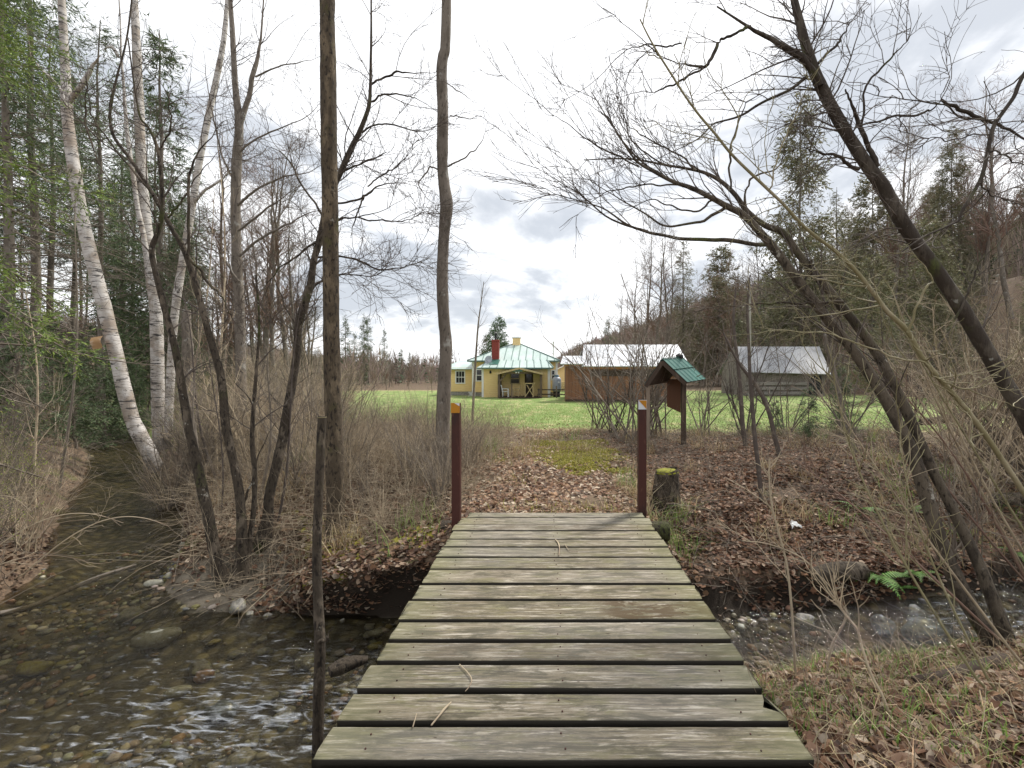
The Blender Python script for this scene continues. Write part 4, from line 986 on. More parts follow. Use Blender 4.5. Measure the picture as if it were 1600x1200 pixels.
# birches
yb_ = hit(240,738)
T('birch_tree','leaning white birch with a peeling tan bark flap, nearest the brook','tree',[(243,738,36),(232,705,33),(205,650,31),(178,540,30),(150,430,29),(130,350,28),(118,280,27),(106,190,25),(103,130,21),(100,67,18),(96,0,16),(90,-80,12)],yb_,yb_+.3,
  [([(109,160,14),(122,140,14),(140,112,11),(150,96,7),(162,84,3)],yb_,yb_-.5),([(104,170,7),(92,135,6),(62,105,5),(48,80,4),(40,20,3)],yb_,yb_-.6),([(120,310,7),(128,270,5),(126,262,3)],yb_,yb_-.3)],'birch','twig_dark',((16,(.5,1.3)),(60,(.3,.7)),(90,(.15,.35))),.045,3,20,'white birches on the left bank',1.25,thin=.84)
fl = Acc(); c0 = P(160,538,yb_-.05)
r0 = bpy.data.objects['birch_tree']
V = []; 
for i in range(6):
    for j in range(5): V.append(c0+np.array([-.10-.10*j/4*np.sin(i*.5)+.02*i,-.20-.05*np.sin(j*1.2),(.16-.32*j/4)+.01*i]) + np.array([.04*i,0,0]))
fl.add(np.array(V), [(i*5+j,i*5+j+1,(i+1)*5+j+1,(i+1)*5+j) for i in range(5) for j in range(4)]); fl.build('peeled_bark', mat('tan inner bark',(.42,.26,.13),.8,[(5,(1,1,3),(.55,.42,.30),.5,.7)]), r0, True)
T('birch_tree','upright white birch with banded trunk behind the leaning birch','tree',[(251,712,28),(247,640,27),(246,560,27),(243,480,26),(236,420,24),(226,330,23),(220,240,22),(217,160,20),(213,67,18),(210,0,15),(206,-90,11)],yb_+2.2,yb_+2.6,
  [([(236,425,11),(222,360,11),(210,290,10),(200,210,9),(195,130,8),(190,67,8),(186,0,7)],yb_+2.2,yb_+2),([(186,90,6),(178,72,8),(160,78,5)],yb_+2,yb_+1.8)],'birch','twig_dark',((18,(.6,1.6)),(70,(.3,.8)),(110,(.2,.4))),.045,5,18,'white birches on the left bank',1.25,thin=.84)
T('birch_tree','slim pale birch leaning right, its top by the dark bare tree','tree',[(262,700,18),(266,600,17),(272,500,17),(285,410,16),(300,325,15),(312,250,14),(328,170,13),(345,90,11),(352,40,10),(360,-60,7)],yb_+1.2,yb_+2.4,
  [([(300,320,7),(318,300,6),(345,282,5),(368,262,4),(410,240,3)],yb_+1.8,yb_+1.4)],'birch','twig_dark',((16,(.6,1.4)),(70,(.3,.8)),(110,(.2,.4))),.045,7,16,'white birches on the left bank',1.25,thin=.84)
T('snapped_birch','short snapped birch stub with a tan broken top','snag',[(294,600,18),(293,540,18),(291,500,16),(292,484,13)],yb_+1.4,yb_+1.4,[],'bark_grey','twig_dark',None,.1,8,10)
# grey-brown forked tree
Y_ = hit(372,708)
T('bare_tree','grey bare tree forking near its top, left of the mossy straight trunk','tree',[(372,716,20),(376,640,19),(376,560,18),(374,480,17),(370,400,17),(368,330,17),(370,250,16),(374,195,15),(368,140,11),(364,67,9),(360,0,7),(356,-60,5)],Y_,Y_+.5,
  [([(374,200,10),(388,150,10),(400,100,9),(408,60,8),(414,-30,6)],Y_+.3,Y_+.8),([(368,290,5),(345,240,4),(335,190,3.5),(325,140,3),(318,80,2)],Y_+.3,Y_),([(372,240,5),(395,222,4),(425,205,3.5),(480,180,2.5),(500,160,2)],Y_+.3,Y_+.1),([(370,320,6),(400,300,5),(440,280,4),(480,270,3),(515,250,2)],Y_+.2,Y_-.3),
   ([(374,400,6),(410,372,5),(450,350,4),(490,330,3),(540,330,2)],Y_,Y_-.3),([(400,120,4),(430,105,3),(470,95,2.5),(500,88,2)],Y_+.5,Y_+.2),([(374,440,5),(350,405,4),(330,390,3),(300,385,2)],Y_,Y_-.2),([(372,360,5),(392,345,5),(430,318,4),(470,290,3)],Y_,Y_-.8)],'bark_grey','twig_dark',((80,(.8,2.0)),(520,(.4,1.0)),(1300,(.2,.5))),.06,11,14,lift=.03)
# clump by the sandbar
Y_ = hit(360,915)
T('alder_clump','dark many stemmed alder growing from the sandbar edge','tree',[[(352,926,22),(338,870,20),(326,810,18),(315,760,17),(303,705,15),(292,657,14),(277,560,13),(262,500,12),(247,442,11),(237,392,10),(250,352,8),(254,310,7),(247,235,6),(232,200,4.5),(218,180,4),(208,120,3),(200,60,2.5)],
   [(372,922,20),(378,850,18),(374,770,16),(358,690,15),(352,660,15),(345,585,13),(330,535,12),(310,460,11),(290,395,11),(270,360,9),(240,305,8),(208,255,7),(175,207,6),(174,165,5),(185,110,4),(197,67,3.5),(206,0,3)],
   [(382,925,12),(388,860,11),(396,800,9),(398,740,8),(394,690,8),(396,640,7),(402,560,5),(405,500,4),(400,430,3)]],Y_,Y_+.25,
  [([(292,400,7),(294,360,6),(292,285,6),(305,247,5),(330,215,4),(350,190,3)],Y_+.2,Y_+.3),([(170,280,2),(150,240,3),(137,190,4),(140,130,3),(120,80,2)],Y_+.1,Y_),([(292,400,6),(325,440,5),(345,470,4),(362,492,4)],Y_+.2,Y_+.5),
   ([(240,305,5),(200,262,5),(165,220,4),(140,180,4),(133,140,3),(135,90,2)],Y_+.2,Y_),([(247,235,4),(265,205,3.5),(268,160,3),(270,120,2)],Y_+.2,Y_+.1),([(262,340,4),(285,310,4),(300,285,3),(330,250,2.5),(360,225,2)],Y_+.2,Y_+.4),([(378,850,7),(372,800,6),(390,760,5),(410,700,4),(430,660,3)],Y_,Y_+.4)],'bark_moss','twig_dark',((70,(.5,1.4)),(360,(.25,.8)),(700,(.15,.4))),.07,13,14,flare=1.25,tr=(.35,1.))
Y_ = hit(412,848)
T('bare_tree','slender dark tree leaning right and passing behind the mossy straight trunk','tree',[(411,850,20),(420,795,17),(422,765,17),(437,710,16),(448,645,15),(457,597,14),(466,535,13),(467,500,13),(482,460,12),(490,410,11),(500,372,11),(515,310,10),(530,275,9),(545,240,9),(560,210,8),(572,180,7),(578,155,6),(579,110,4.5),(580,67,4),(580,0,3)],Y_,Y_+1.5,
  [([(579,132,4),(600,124,4),(622,112,4),(650,112,3),(680,113,2.5)],Y_+1.4,Y_+1.2),([(562,205,4),(590,195,3),(620,200,3),(660,205,2.5),(700,190,2)],Y_+1.3,Y_+1.6),([(580,160,4),(595,150,4),(620,149,3.5),(650,155,3),(684,175,2)],Y_+1.4,Y_+1.7),([(530,275,4),(560,260,3.5),(600,244,3),(612,235,2)],Y_+1.2,Y_+1),([(526,318,4),(560,314,4),(570,308,4),(590,292,3.5),(620,285,3),(650,290,2)],Y_+1.2,Y_+1.4),
   ([(490,405,5),(520,402,4),(560,412,4),(590,425,3.5),(625,423,3),(650,412,2.5),(668,406,2)],Y_+1,Y_+.7),([(500,372,4),(530,345,4),(560,340,3),(600,330,2.5),(650,300,2)],Y_+1,Y_+1.5),([(482,460,4),(505,440,4),(540,430,3),(590,430,2.5),(620,400,2)],Y_+.8,Y_+1.4),([(508,340,5),(480,300,4),(460,262,4),(440,240,3),(410,225,2.5)],Y_+1,Y_+1.4),([(466,520,4),(445,480,3.5),(430,440,3),(420,400,2.5)],Y_+.6,Y_+1),
   ([(500,372,5),(470,395,4),(440,415,3.5),(420,440,2.5),(400,462,2)],Y_+.8,Y_+.4),([(569,305,3.5),(560,330,3),(552,350,3),(548,372,2)],Y_+1.2,Y_+1),([(575,290,3),(600,270,3),(630,250,2.5),(655,215,1.8)],Y_+1.2,Y_+1.2),([(560,340,3),(600,350,2.5),(640,345,2),(660,330,1.5)],Y_+1.2,Y_+1.2)],'bark_moss','twig_dark',((130,(.5,1.6)),(800,(.25,.8)),(1700,(.12,.4))),.07,17,14,lift=.02,tr=(.3,1.),ang=(25,60))
# the two straight trunks
Y_ = hit(526,838)
T('mossy_tree','straight thick mossy trunk, left of the two trunks framing the view','tree',[(527,846,34),(525,810,29),(523,740,28),(521,650,28),(518,540,27),(517,440,26),(516,330,26),(514,220,25),(513,120,26),(512,60,25),(511,-20,24),(510,-120,22)],Y_,Y_+.1,[],'bark_moss','twig_dark',((10,(.1,.4)),(24,(.1,.3))),.05,19,20,tr=(.1,.95),flare=1.35)
bpy.data.objects['mossy_tree'].children[0].data.materials[0] = mat('dark mossy bark', (.075,.057,.038), .95, [(6,(1,1,.3),(.15,.115,.075),.48,.62),(3,(1,1,.7),(.085,.088,.026),.56,.72),(30,(1,1,.45),(.022,.017,.013),.50,.66),(9,(1,1,1),(.24,.22,.18),.68,.75)], (26,(1,1,.35),1.0,.03))
Y_ = hit(693,742)
T('grey_tree','slightly crooked grey trunk, right of the two trunks framing the view','tree',[(689,760,30),(690,720,25),(692,660,22),(694,600,21),(697,545,20),(693,490,19),(691,420,18),(695,350,18),(698,320,19),(694,290,18),(691,250,17),(692,190,18),(690,105,17),(694,85,16),(696,67,15),(698,0,14),(700,-90,12)],Y_,Y_+.1,
  [([(699,260,3.5),(718,248,3),(735,240,2.6),(748,228,2.4),(757,210,2),(763,182,1.4)],Y_,Y_-.2),([(684,263,3),(673,260,3),(665,270,2.8),(656,282,2.6),(662,298,2.3),(674,314,2),(690,320,1.6)],Y_,Y_-.25),([(701,181,2),(718,183,2),(735,188,1.5),(750,187,1)],Y_,Y_+.1),([(699,131,2),(712,142,1.8),(735,158,1.4),(758,163,1)],Y_,Y_+.2)],'bark_grey','twig_dark',((8,(.15,.4)),(14,(.1,.25))),.05,23,18,tr=(.3,.95),flare=1.4)
bpy.data.objects['grey_tree'].children[0].data.materials[0] = mat('speckled grey bark', (.175,.145,.115), .95, [(6,(1,1,.5),(.11,.09,.07),.48,.62),(2.2,(1,1,.7),(.055,.045,.034),.58,.68),(28,(1,1,.6),(.05,.04,.032),.52,.66),(16,(1,1,1),(.34,.31,.26),.64,.72),(3,(1,1,1),(.10,.095,.04),.64,.74)], (26,(1,1,.5),.9,.025))
# cut pole standing in the brook
T('cut_pole','cut sapling pole standing in the brook left of the footbridge','pole',[(497,1165,20),(497,1110,19),(499,1050,19),(500,1000,18),(497,940,16),(495,860,15),(498,780,15),(501,700,15),(503,655,14),(503,652,13)],3.3,3.45,[([(503,1000,7),(513,990,6),(520,980,4)],3.35,3.3)],'bark_moss','twig_dark',None,.06,29,12,flare=1.0)
Acc().tube([[P(503,651.6,3.45)+[0,0,-.004],P(503,651.2,3.45)]],[[.031,.031]],12).build('cut_top', M['twig_olive'], bpy.data.objects['cut_pole'])
V = P(503,651.2,3.45); A = Acc(); a_ = np.arange(12)*math.pi/6; A.add(np.concatenate([[V],np.stack([V[0]+.031*np.cos(a_),V[1]+.031*np.sin(a_),V[2]+0*a_],1)]),[(0,1+i,1+(i+1)%12,1+(i+1)%12) for i in range(12)]); A.build('cut_face', M['wood_weathered'], bpy.data.objects['cut_pole'])
# big leaning trees on the right
T('leaning_tree','thick dark tree leaning in from the right edge across the sky','tree',[(1760,980,44),(1700,840,40),(1640,730,37),(1600,650,35),(1555,572,34),(1520,512,33),(1470,432,31),(1430,378,30),(1400,330,30),(1380,292,30),(1350,252,27),(1318,200,25),(1290,150,24),(1272,110,21),(1258,67,18),(1246,20,15),(1232,-40,12)],5.3,5.0,
  [([(1372,262,12),(1362,230,10),(1345,190,9),(1330,160,8),(1321,140,9)],5.05,4.9),([(1282,135,13),(1262,105,13),(1240,82,13),(1210,64,12),(1170,40,10),(1120,10,7)],5.0,4.8),([(1344,262,8),(1325,252,7),(1298,240,6),(1270,233,5),(1253,231,5)],5.0,4.7),([(1260,118,7),(1230,142,6),(1200,158,5.5),(1157,185,4.5),(1117,200,4),(1087,222,3.5),(1032,245,3),(1000,262,2)],5.0,5.4),
   ([(1347,210,5),(1352,150,5),(1362,128,5),(1380,105,5),(1400,82,4.5),(1415,62,4),(1440,20,3)],4.9,4.6),([(1278,100,6),(1300,75,5),(1312,60,5),(1330,30,4)],5.0,5.3),([(1335,198,4),(1395,185,5),(1440,175,5),(1465,163,4),(1475,142,4)],4.9,4.6),([(1470,155,6),(1490,168,8),(1525,185,9),(1560,195,10),(1600,212,11),(1660,240,12)],4.6,4.5),
   ([(1495,500,5),(1520,440,4),(1540,400,3),(1590,350,2)],5.1,4.9),([(1120,67,7),(1110,90,7),(1100,106,6),(1082,108,5),(1058,100,3.5),(1033,91,3)],4.85,4.9),([(1174,43,6),(1150,55,5),(1130,62,6),(1120,67,6)],4.8,4.85),([(1100,105,4),(1070,120,4),(1040,136,3.5),(1022,142,2.5),(1008,141,1.5)],4.88,5.1),([(1033,91,3),(1020,80,2.5),(1000,70,2),(985,68,1.8)],4.9,5),([(1065,67,2.5),(1040,72,3),(1000,78,2.6),(970,86,2),(945,91,1.5)],4.85,5)],
  'bark_dark','twig_dark',((90,(.4,1.3)),(420,(.2,.65)),(800,(.12,.35))),.06,31,18,lift=.0,wig=.10,tr=(.25,1.),pref=(-.3,0,0),thin=.85)
Y_ = 3.75
T('leaning_clump','pair of mossy stems leaning left from the near right bank','tree',[[(1610,1110,44),(1560,1020,42),(1520,955,40),(1480,880,36),(1455,800,33),(1440,750,32),(1420,695,29),(1395,645,27),(1370,602,25),(1335,550,23),(1310,520,22),(1285,488,21),(1252,445,19),(1222,405,18),(1196,372,17),(1180,355,15),(1157,332,13),(1135,322,12),(1117,312,11),(1087,296,9),(1062,289,8),(1042,277,7),(1007,262,5.5),(985,240,4),(960,200,3),(945,178,2.5),(925,145,1.8)],
   [(1640,1100,40),(1590,1040,36),(1560,960,33),(1520,860,28),(1480,780,26),(1450,720,25),(1425,660,25),(1400,610,24),(1375,560,22),(1340,510,20),(1300,460,19),(1250,400,17),(1220,360,15),(1190,350,12),(1160,322,10),(1142,295,9),(1112,275,8),(1087,266,6),(1050,260,5),(1000,250,4),(960,248,3),(912,250,2)]],Y_,Y_+1.1,
  [([(1205,384,8),(1150,376,9),(1115,375,8),(1075,374,7),(1040,368,6),(1012,360,5.5),(985,352,5),(950,335,4),(912,317,3.2),(875,305,2.6),(832,290,2),(800,287,1.4)],Y_+.95,Y_+1.2),([(1012,360,4),(970,345,3.6),(950,336,3.2),(920,312,2.8),(890,290,2.2),(850,265,1.6),(820,245,1.2)],Y_+1.2,Y_+1.1),([(1042,277,4),(1010,265,4),(970,230,3.2),(947,185,2.6),(937,170,2),(940,140,1.5)],Y_+1.1,Y_+1.2),
   ([(1135,322,6),(1100,345,5),(1060,352,4),(1030,352,3.6),(990,325,3),(960,308,2.5),(920,285,2),(870,240,1.5),(850,210,1)],Y_+1.05,Y_+1.3),([(1000,258,3),(960,238,3),(930,222,2.5),(890,190,2),(855,180,1.5),(840,165,1)],Y_+1.1,Y_+1),([(1142,295,4),(1140,250,4),(1145,230,3.5),(1165,175,3),(1170,160,2.5),(1190,150,1.5)],Y_+1.05,Y_+.9),([(1117,312,4),(1090,330,3.5),(1060,325,3),(1020,312,2.5),(980,330,2),(940,335,1.6)],Y_+1.1,Y_+1.3),
   ([(1087,266,3.5),(1060,240,3),(1020,215,2.6),(985,195,2.2),(960,170,1.6)],Y_+1.1,Y_+1.0),([(1062,289,3.5),(1020,290,3),(985,292,3),(940,305,2.4),(900,340,1.8)],Y_+1.1,Y_+1.3),([(1050,260,3),(1020,240,3),(990,210,2.5),(975,180,2),(960,165,1.5)],Y_+1.1,Y_+1.0),
   ([(1320,470,6),(1280,472,6),(1250,472,5),(1200,478,4),(1150,480,3.5),(1100,485,3),(1065,492,2)],Y_+.6,Y_+.7),([(1180,355,5),(1165,330,5),(1170,290,4),(1185,270,4),(1215,255,3.4),(1230,235,3),(1270,220,2),(1290,210,1.5)],Y_+1,Y_+.7),([(1252,445,5),(1270,415,6),(1268,410,6),(1278,468,3)],Y_+.8,Y_+.8)],
  'bark_alder','twig_dark',((120,(.35,1.1)),(520,(.2,.55)),(800,(.1,.3))),.07,37,16,lift=.02,tr=(.3,1.),ang=(18,45),wig=.085,flare=1.2,pref=(-.2,0,.5),rmin=.002,thin=.78)
T('young_tree','pale olive sapling stem crossing the leaning trees on the right','sapling',[(1680,900,13),(1600,770,11),(1560,710,11),(1522,655,10),(1480,605,9.5),(1445,565,9),(1420,520,9),(1385,485,8),(1355,445,7.5),(1325,410,7),(1290,380,6),(1262,360,5.5),(1230,325,5),(1200,296,5),(1142,240,4.5),(1112,202,4),(1082,167,3.5),(1058,130,3.2),(1033,91,3),(1015,60,2.5),(1000,30,2)],4.3,3.7,
  [([(1420,520,6),(1430,480,5),(1440,450,5),(1455,440,4),(1448,420,4),(1430,400,3),(1420,385,2)],4,3.9),([(1445,568,4),(1400,560,4),(1350,540,3.5),(1320,525,3.5),(1270,515,3),(1220,515,2.5),(1180,510,1.5)],4,4.2),([(1142,240,3),(1145,225,2.6),(1160,180,2.4),(1175,140,2),(1187,100,1.6)],3.8,3.7),([(1200,296,3),(1210,262,3),(1225,210,3),(1250,165,2.4),(1265,130,2)],3.8,3.7),([(1033,91,2),(1020,80,2),(995,70,1.5)],3.7,3.7),([(1445,565,4),(1470,590,4),(1540,620,3.5),(1600,640,3)],4,4.1)],
  'twig_olive','twig_olive',((40,(.3,.9)),(120,(.15,.45)),(160,(.1,.25))),.03,41,10,tr=(.1,1.),flare=1.05)
T('overhead_bough','dark bough reaching down-left from beyond the right edge','branch',[(1700,30,9),(1640,75,8),(1600,115,8),(1585,150,8),(1560,185,8),(1550,205,8),(1545,230,8),(1538,262,7),(1530,285,7),(1515,310,6.5),(1503,330,6),(1497,345,5),(1470,358,4),(1440,372,3.5),(1400,400,2.5)],4.2,4.0,
  [([(1550,190,4),(1500,180,4),(1475,163,3),(1420,150,3),(1350,140,2.5),(1310,120,2)],4.1,4),([(1540,240,4),(1580,250,4),(1640,268,3)],4.1,4),([(1550,210,3),(1480,215,2.5),(1440,212,2.2),(1350,190,2)],4.1,4.2),([(1530,285,3),(1570,305,3),(1620,330,2.5)],4,4)],
  'bark_dark','twig_dark',((36,(.3,.9)),(120,(.15,.5)),(160,(.1,.25))),.06,43,8,flare=1.0,tr=(.1,1.))
# ------------------------------------------------------------------ background trees
SPR = [(.10,.145,.07),(.08,.115,.06),(.13,.17,.075),(.11,.125,.075)]
HEM = [(.16,.22,.045),(.12,.175,.04),(.21,.27,.065),(.09,.13,.035)]
PINE = [(.11,.18,.085),(.09,.155,.075),(.14,.21,.10),(.07,.11,.055)]
OLV = [(.19,.18,.10),(.16,.155,.09),(.22,.20,.12),(.13,.13,.075)]
def conifer(name, seed, H=15, L0=2.6, nb=170, live=.3, tw=13, per=7, size=(.16,.34), wd=.035, cols=SPR, bark='bark_grey', r0=.15, dead=60, droop=-.25, dens=1.0, shape=.85, rag=.35):
    rng = np.random.default_rng(seed)
    z = np.linspace(-.4, H, 16); trunk = np.stack([np.cumsum(rng.normal(size=16))*.03, np.cumsum(rng.normal(size=16))*.03, z], 1)[None]
    tr = (r0*(1-z/H*.96)+.01)[None]
    root = empty(name, (0,0,0), 'x', 'tree')
    Acc().tube(trunk, tr, 9).build('trunk', M[bark], root, True)
    B = Acc()
    def branch(n, ta, tb, lf, up, sl):
        t_ = ta+(tb-ta)*rng.random(n)**.9
        o, _, r_ = sample(trunk, tr, np.zeros(n,int), (t_*H+.4)/(H+.4))
        a = rng.random(n)*6.283; L = lf(t_)*(1-rag+rag*1.3*rng.random(n)); d = np.stack([np.cos(a), np.sin(a), up+.15*rng.normal(size=n)+(t_-.5)*.7], 1); d = unit(d)
        pts = [o]; st = (L/6)[:,None]
        for k in range(6): pts.append(pts[-1]+d*st); d = unit(d+np.array([0,0,sl*(1 if k < 3 else -.8)])*.5+rng.normal(size=(n,3))*.06)
        return np.stack(pts, 1), np.maximum(r_*.28, .01)[:,None]*np.linspace(1,.25,7)[None]
    prof = lambda t: L0*np.clip((1-t)/(1-live), 0, 1)**shape*np.clip(.55+(t-live)*2.2, .55, 1)+.12
    P1, R1 = branch(nb, live, .985, prof, -.05, droop); B.tube(P1, R1, 3)
    Pd, Rd = branch(dead, .06, live+.12, lambda t: L0*.75*(.4+t/live*.6), -.1, -.1); B.tube(Pd, Rd*.8, 3)
    Pd2, Rd2 = grow(rng, Pd, Rd, dead*6, (.2,.7), (30,75), 4, (.2,1), -.05, .15, (.4,.6), .006); B.tube(Pd2, Rd2, 3)
    B.build('branches', M['twig_grey'] if dead else M['twig_dark'], root, True)
    P2, R2 = grow(rng, P1, R1, int(nb*tw*dens), (L0*.16,L0*.36), (35,70), 4, (.12,1.), -.06, .08, (.3,.5), .005, .3, .35)
    V, Q = needles(rng, P2, R2, per, size, wd, (.0,1.), 60, -.12); V2, Q2 = needles(rng, P1, R1, per*2, size, wd, (.3,1.), 55, -.1)
    V = np.concatenate([V, V2]); Q = np.concatenate([Q, Q2+len(V)-len(V2)])
    me = mesh_np('crown', V, Q, M['needle'], False)
    c = palette(rng, len(Q), cols, .3)*(.75+.5*np.repeat(rng.random(len(P2)+len(P1)), [per]*len(P2)+[per*2]*len(P1)))[:,None]
    tint(me, c); put('crown', me, root); return root
def bare(name, seed, H=12, bark='bark_grey', twig='twig_grey', r0=.12, n1=26, n2=210, n3=800, rmin=.008, spread=(25,55), L1=(1.6,4.2), forks=1):
    rng = np.random.default_rng(seed); root = empty(name, (0,0,0), 'x', 'tree')
    PP = []; RR = []
    for f in range(forks):
        z = np.linspace(-.3, H*(1-.12*f), 14); lean = rng.normal(size=2)*.12*(1 if f else .5)
        p = np.stack([np.cumsum(rng.normal(size=14))*.07+lean[0]*np.maximum(z,0), np.cumsum(rng.normal(size=14))*.07+lean[1]*np.maximum(z,0), z], 1); p[:,:2] -= p[1,:2]
        PP.append(p); RR.append(r0*(1-.2*f)*(1-np.clip(z/H,0,1)*.93))
    PP = np.array(PP); RR = np.array(RR); A = Acc(); A.tube(PP, RR, 8); A.build('trunk', M[bark], root, True)
    B = Acc(); p1, r1 = grow(rng, PP, RR, n1, L1, spread, 8, (.28,.98), .06, .10, (.35,.6), rmin*1.4, .3, .45); B.tube(p1, r1, 4)
    p2, r2 = grow(rng, p1, r1, n2, (.6,1.7), (20,55), 6, (.15,1), .07, .12, (.4,.65), rmin, .4, .4); B.tube(p2, r2, 3)
    p3, r3 = grow(rng, p2, r2, n3, (.25,.85), (20,55), 4, (.1,1), .05, .12, (.5,.8), rmin*.8, .5, .3); B.tube(p3, r3, 3)
    B.build('crown', M[twig], root, True); return root
def bush(name, seed, H=2.2, n0=13, twig='twig_grey', n2=80, n3=170, r0=.012, rmin=.0028, spread=(5,42), leaf=None, lean=(0,0,0), up=.02, wig=.1):
    rng = np.random.default_rng(seed); root = empty(name, (0,0,0), 'x', 'bush')
    zz = np.zeros((1,2,3)); zz[0,1,2] = .05; zz[0,0,2] = -.1
    p1, r1 = grow(rng, zz, np.full((1,2), r0), n0, (H*.6,H*1.15), spread, 10, (0,1), up, wig*.6, (.7,1.3), rmin*1.5, .25, 0, bend=np.array(lean)*.1)
    p1[:,0,:2] += rng.normal(size=(n0,2))*.07*H**.5; p1[:,1:,:2] += (p1[:,:1,:2]-0)*.9
    A = Acc(); A.tube(p1, r1, 5); A.build('stem', M[twig], root, True)
    B = Acc(); p2, r2 = grow(rng, p1, r1, n2, (H*.16,H*.45), (18,55), 7, (.2,1), up*1.5, wig, (.4,.7), rmin, .35, .4, bend=np.array(lean)*.06); B.tube(p2, r2, 3)
    p3, r3 = grow(rng, p2, r2, n3, (H*.06,H*.2), (20,60), 5, (.15,1), up, wig, (.5,.8), rmin*.8, .5, .3); B.tube(p3, r3, 3)
    B.build('twigs', M[twig], root, True)
    if leaf:
        V, Q = needles(rng, p3, r3, leaf[0], leaf[1], leaf[2], (.2,1), 80, .1); me = mesh_np('leaves', V, Q, M['needle'], False); tint(me, palette(rng, len(Q), leaf[3], .3)); put('leaves', me, root)
    return root
used = {}
def place(src, x, y, label, group, cat=None, sc=1, rz=None, rng=rg, z=None):
    rz = rng.random()*6.283 if rz is None else rz
    z = H1(x, y) if z is None else z
    if src.name not in used:
        used[src.name] = 1; o = src; o.location = (x,y,z); o.rotation_euler = (0,0,rz); o.scale = (sc,sc,sc) if not isinstance(sc, tuple) else sc; o['label'] = label; o['group'] = group
    else: o = copy_tree(src, (x,y,z), rz, sc, label, group)
    if cat: o['category'] = cat
    return o
def at(px, Y): return (px-CX)/F*Y
SP = [conifer('spruce_tree', 100+i, 17+i*.6, 2.4+.2*i, 108, .40+.05*(i%3), 10, 7, (.14,.30), .012, SPR, dead=95) for i in range(5)]
SPF = [conifer('spruce_tree', 120+i, 14, 2.3+.25*i, 140, .08, 10, 10, (.12,.28), .016, SPR if i < 2 else OLV, dead=10, shape=.9, rag=.5) for i in range(4)]
PN = [conifer('pine_tree', 140+i, 18, 4.6, 120, .12, 12, 9, (.22,.46), .05, PINE if i == 1 else OLV, dead=14, droop=.12, shape=.5, rag=.5) for i in (0,2)]
LR = [conifer('larch_tree', 150+i, 22, 4.6, 170, .10, 15, 9, (.18,.42), .035, OLV, dead=30, droop=-.35, shape=.8, rag=.55) for i in range(2)]
BR = [bare('bare_tree', 160+i, 11+i, 'bark_grey', 'twig_grey' if i%2 else 'twig_red', .11+.01*i, 30, 230, 800, .009, forks=1+(i%3 == 2)) for i in range(6)]
r_ = np.random.default_rng(77)
# left woods
GL = 'tall dark spruces in the woods left of the brook'; LL = 'tall dark spruce with bare grey lower boughs in the left woods'
for (px, Y, sc) in ((10,13,.95),(55,15.5,1),(-60,14,1),(158,19,.95),(115,24,1.0),(-120,18,1.1),(300,30,.85),(205,33,1),(270,36,.9)):
    place(SP[int(r_.integers(0,5))], at(px,Y), Y, LL, GL, 'tree', sc, rng=r_)
for i in range(20):
    Y = r_.uniform(17,50); px = r_.uniform(-260,265)+ (30 if Y > 35 else 0); place(SP[i%5], at(px,Y), Y, LL, GL, 'tree', r_.uniform(.75,1.1), rng=r_)
place(SPF[1], at(247,24), 24, 'full spruce with a pointed green crown behind the upright birch', GL, 'tree', 1.36, rng=r_)
for (px,Y,sc) in ((285,30,.85),(305,42,.75),(190,28,1.1),(325,50,.62)): place(SPF[0], at(px,Y), Y, 'smaller full crowned spruce at the edge of the left woods', GL, 'tree', sc, rng=r_)
YS = [conifer('young_spruce', 170+i, 4.2, 1.25, 80, .03, 9, 9, (.07,.17), .012, SPR, r0=.045, dead=6, shape=.8) for i in range(2)]
for (px,Y,sc) in ((165,17,.9),(185,20,1.1),(120,15,.8),(20,12,.9),(150,23,1.2),(215,19,.7),(70,19,1.0),(230,25,1.1),(95,27,1.2)): place(YS[int(r_.integers(0,2))], at(px,Y), Y, 'young bushy spruce in the undergrowth of the left woods', 'young spruces left of the brook', 'tree', sc, rng=r_)
for i in range(34):
    Y = r_.uniform(20,46); px = r_.uniform(300,500) if i < 24 else r_.uniform(-100,300); place(BR[i%6], at(px,Y), Y, 'bare grey tree among the trunks at the left wood edge', 'bare trees at the left wood edge', 'tree', r_.uniform(.62,1.0)*(.9 if px < 420 else .75), rng=r_)
for (px,Y,sc) in ((405,24,.9),(430,23,.85),(455,25,.9),(418,30,1),(345,26,1.0)): place(BR[int(r_.integers(0,6))], at(px,Y), Y, 'bare grey tree among the trunks at the left wood edge', 'bare trees at the left wood edge', 'tree', sc, rng=r_)
for (px,Y,tp) in ((540,75,490),(569,80,488),(576,84,496),(600,86,515),(627,95,545),(553,90,520),(520,82,500),(640,100,550)):
    x = at(px,Y); place(SPF[int(r_.integers(0,2))], x, Y, 'dark pointed spruce on the far side of the lawn', 'distant spruces left of the house', 'tree', (EYE-(tp-CY)/F*Y-H1(x,Y))/14, rng=r_)
for i in range(44):
    Y = r_.uniform(46,95); px = r_.uniform(370,705); place(BR[i%6], at(px,Y), Y, 'bare brown tree in the thicket beyond the left lawn', 'bare trees left of the house', 'tree', r_.uniform(.22,.46)*Y/70, rng=r_)
k_ = (EYE+81/F*66+.5)/18*1.03; PB = conifer('pine_tree', 149, 18, 5.2, 200, .06, 14, 12, (.2,.42), .045, PINE, dead=4, droop=.15, shape=.5, rag=.35); pt = place(PB, at(777,66), 66, 'rounded green pine rising behind the yellow house', 'pines', 'tree', (k_*1.0,k_*1.0,k_), rng=r_)
place(PN[1], at(762,70), 70, 'lower pine just left of the pine behind the house', 'pines', 'tree', .42, rng=r_)
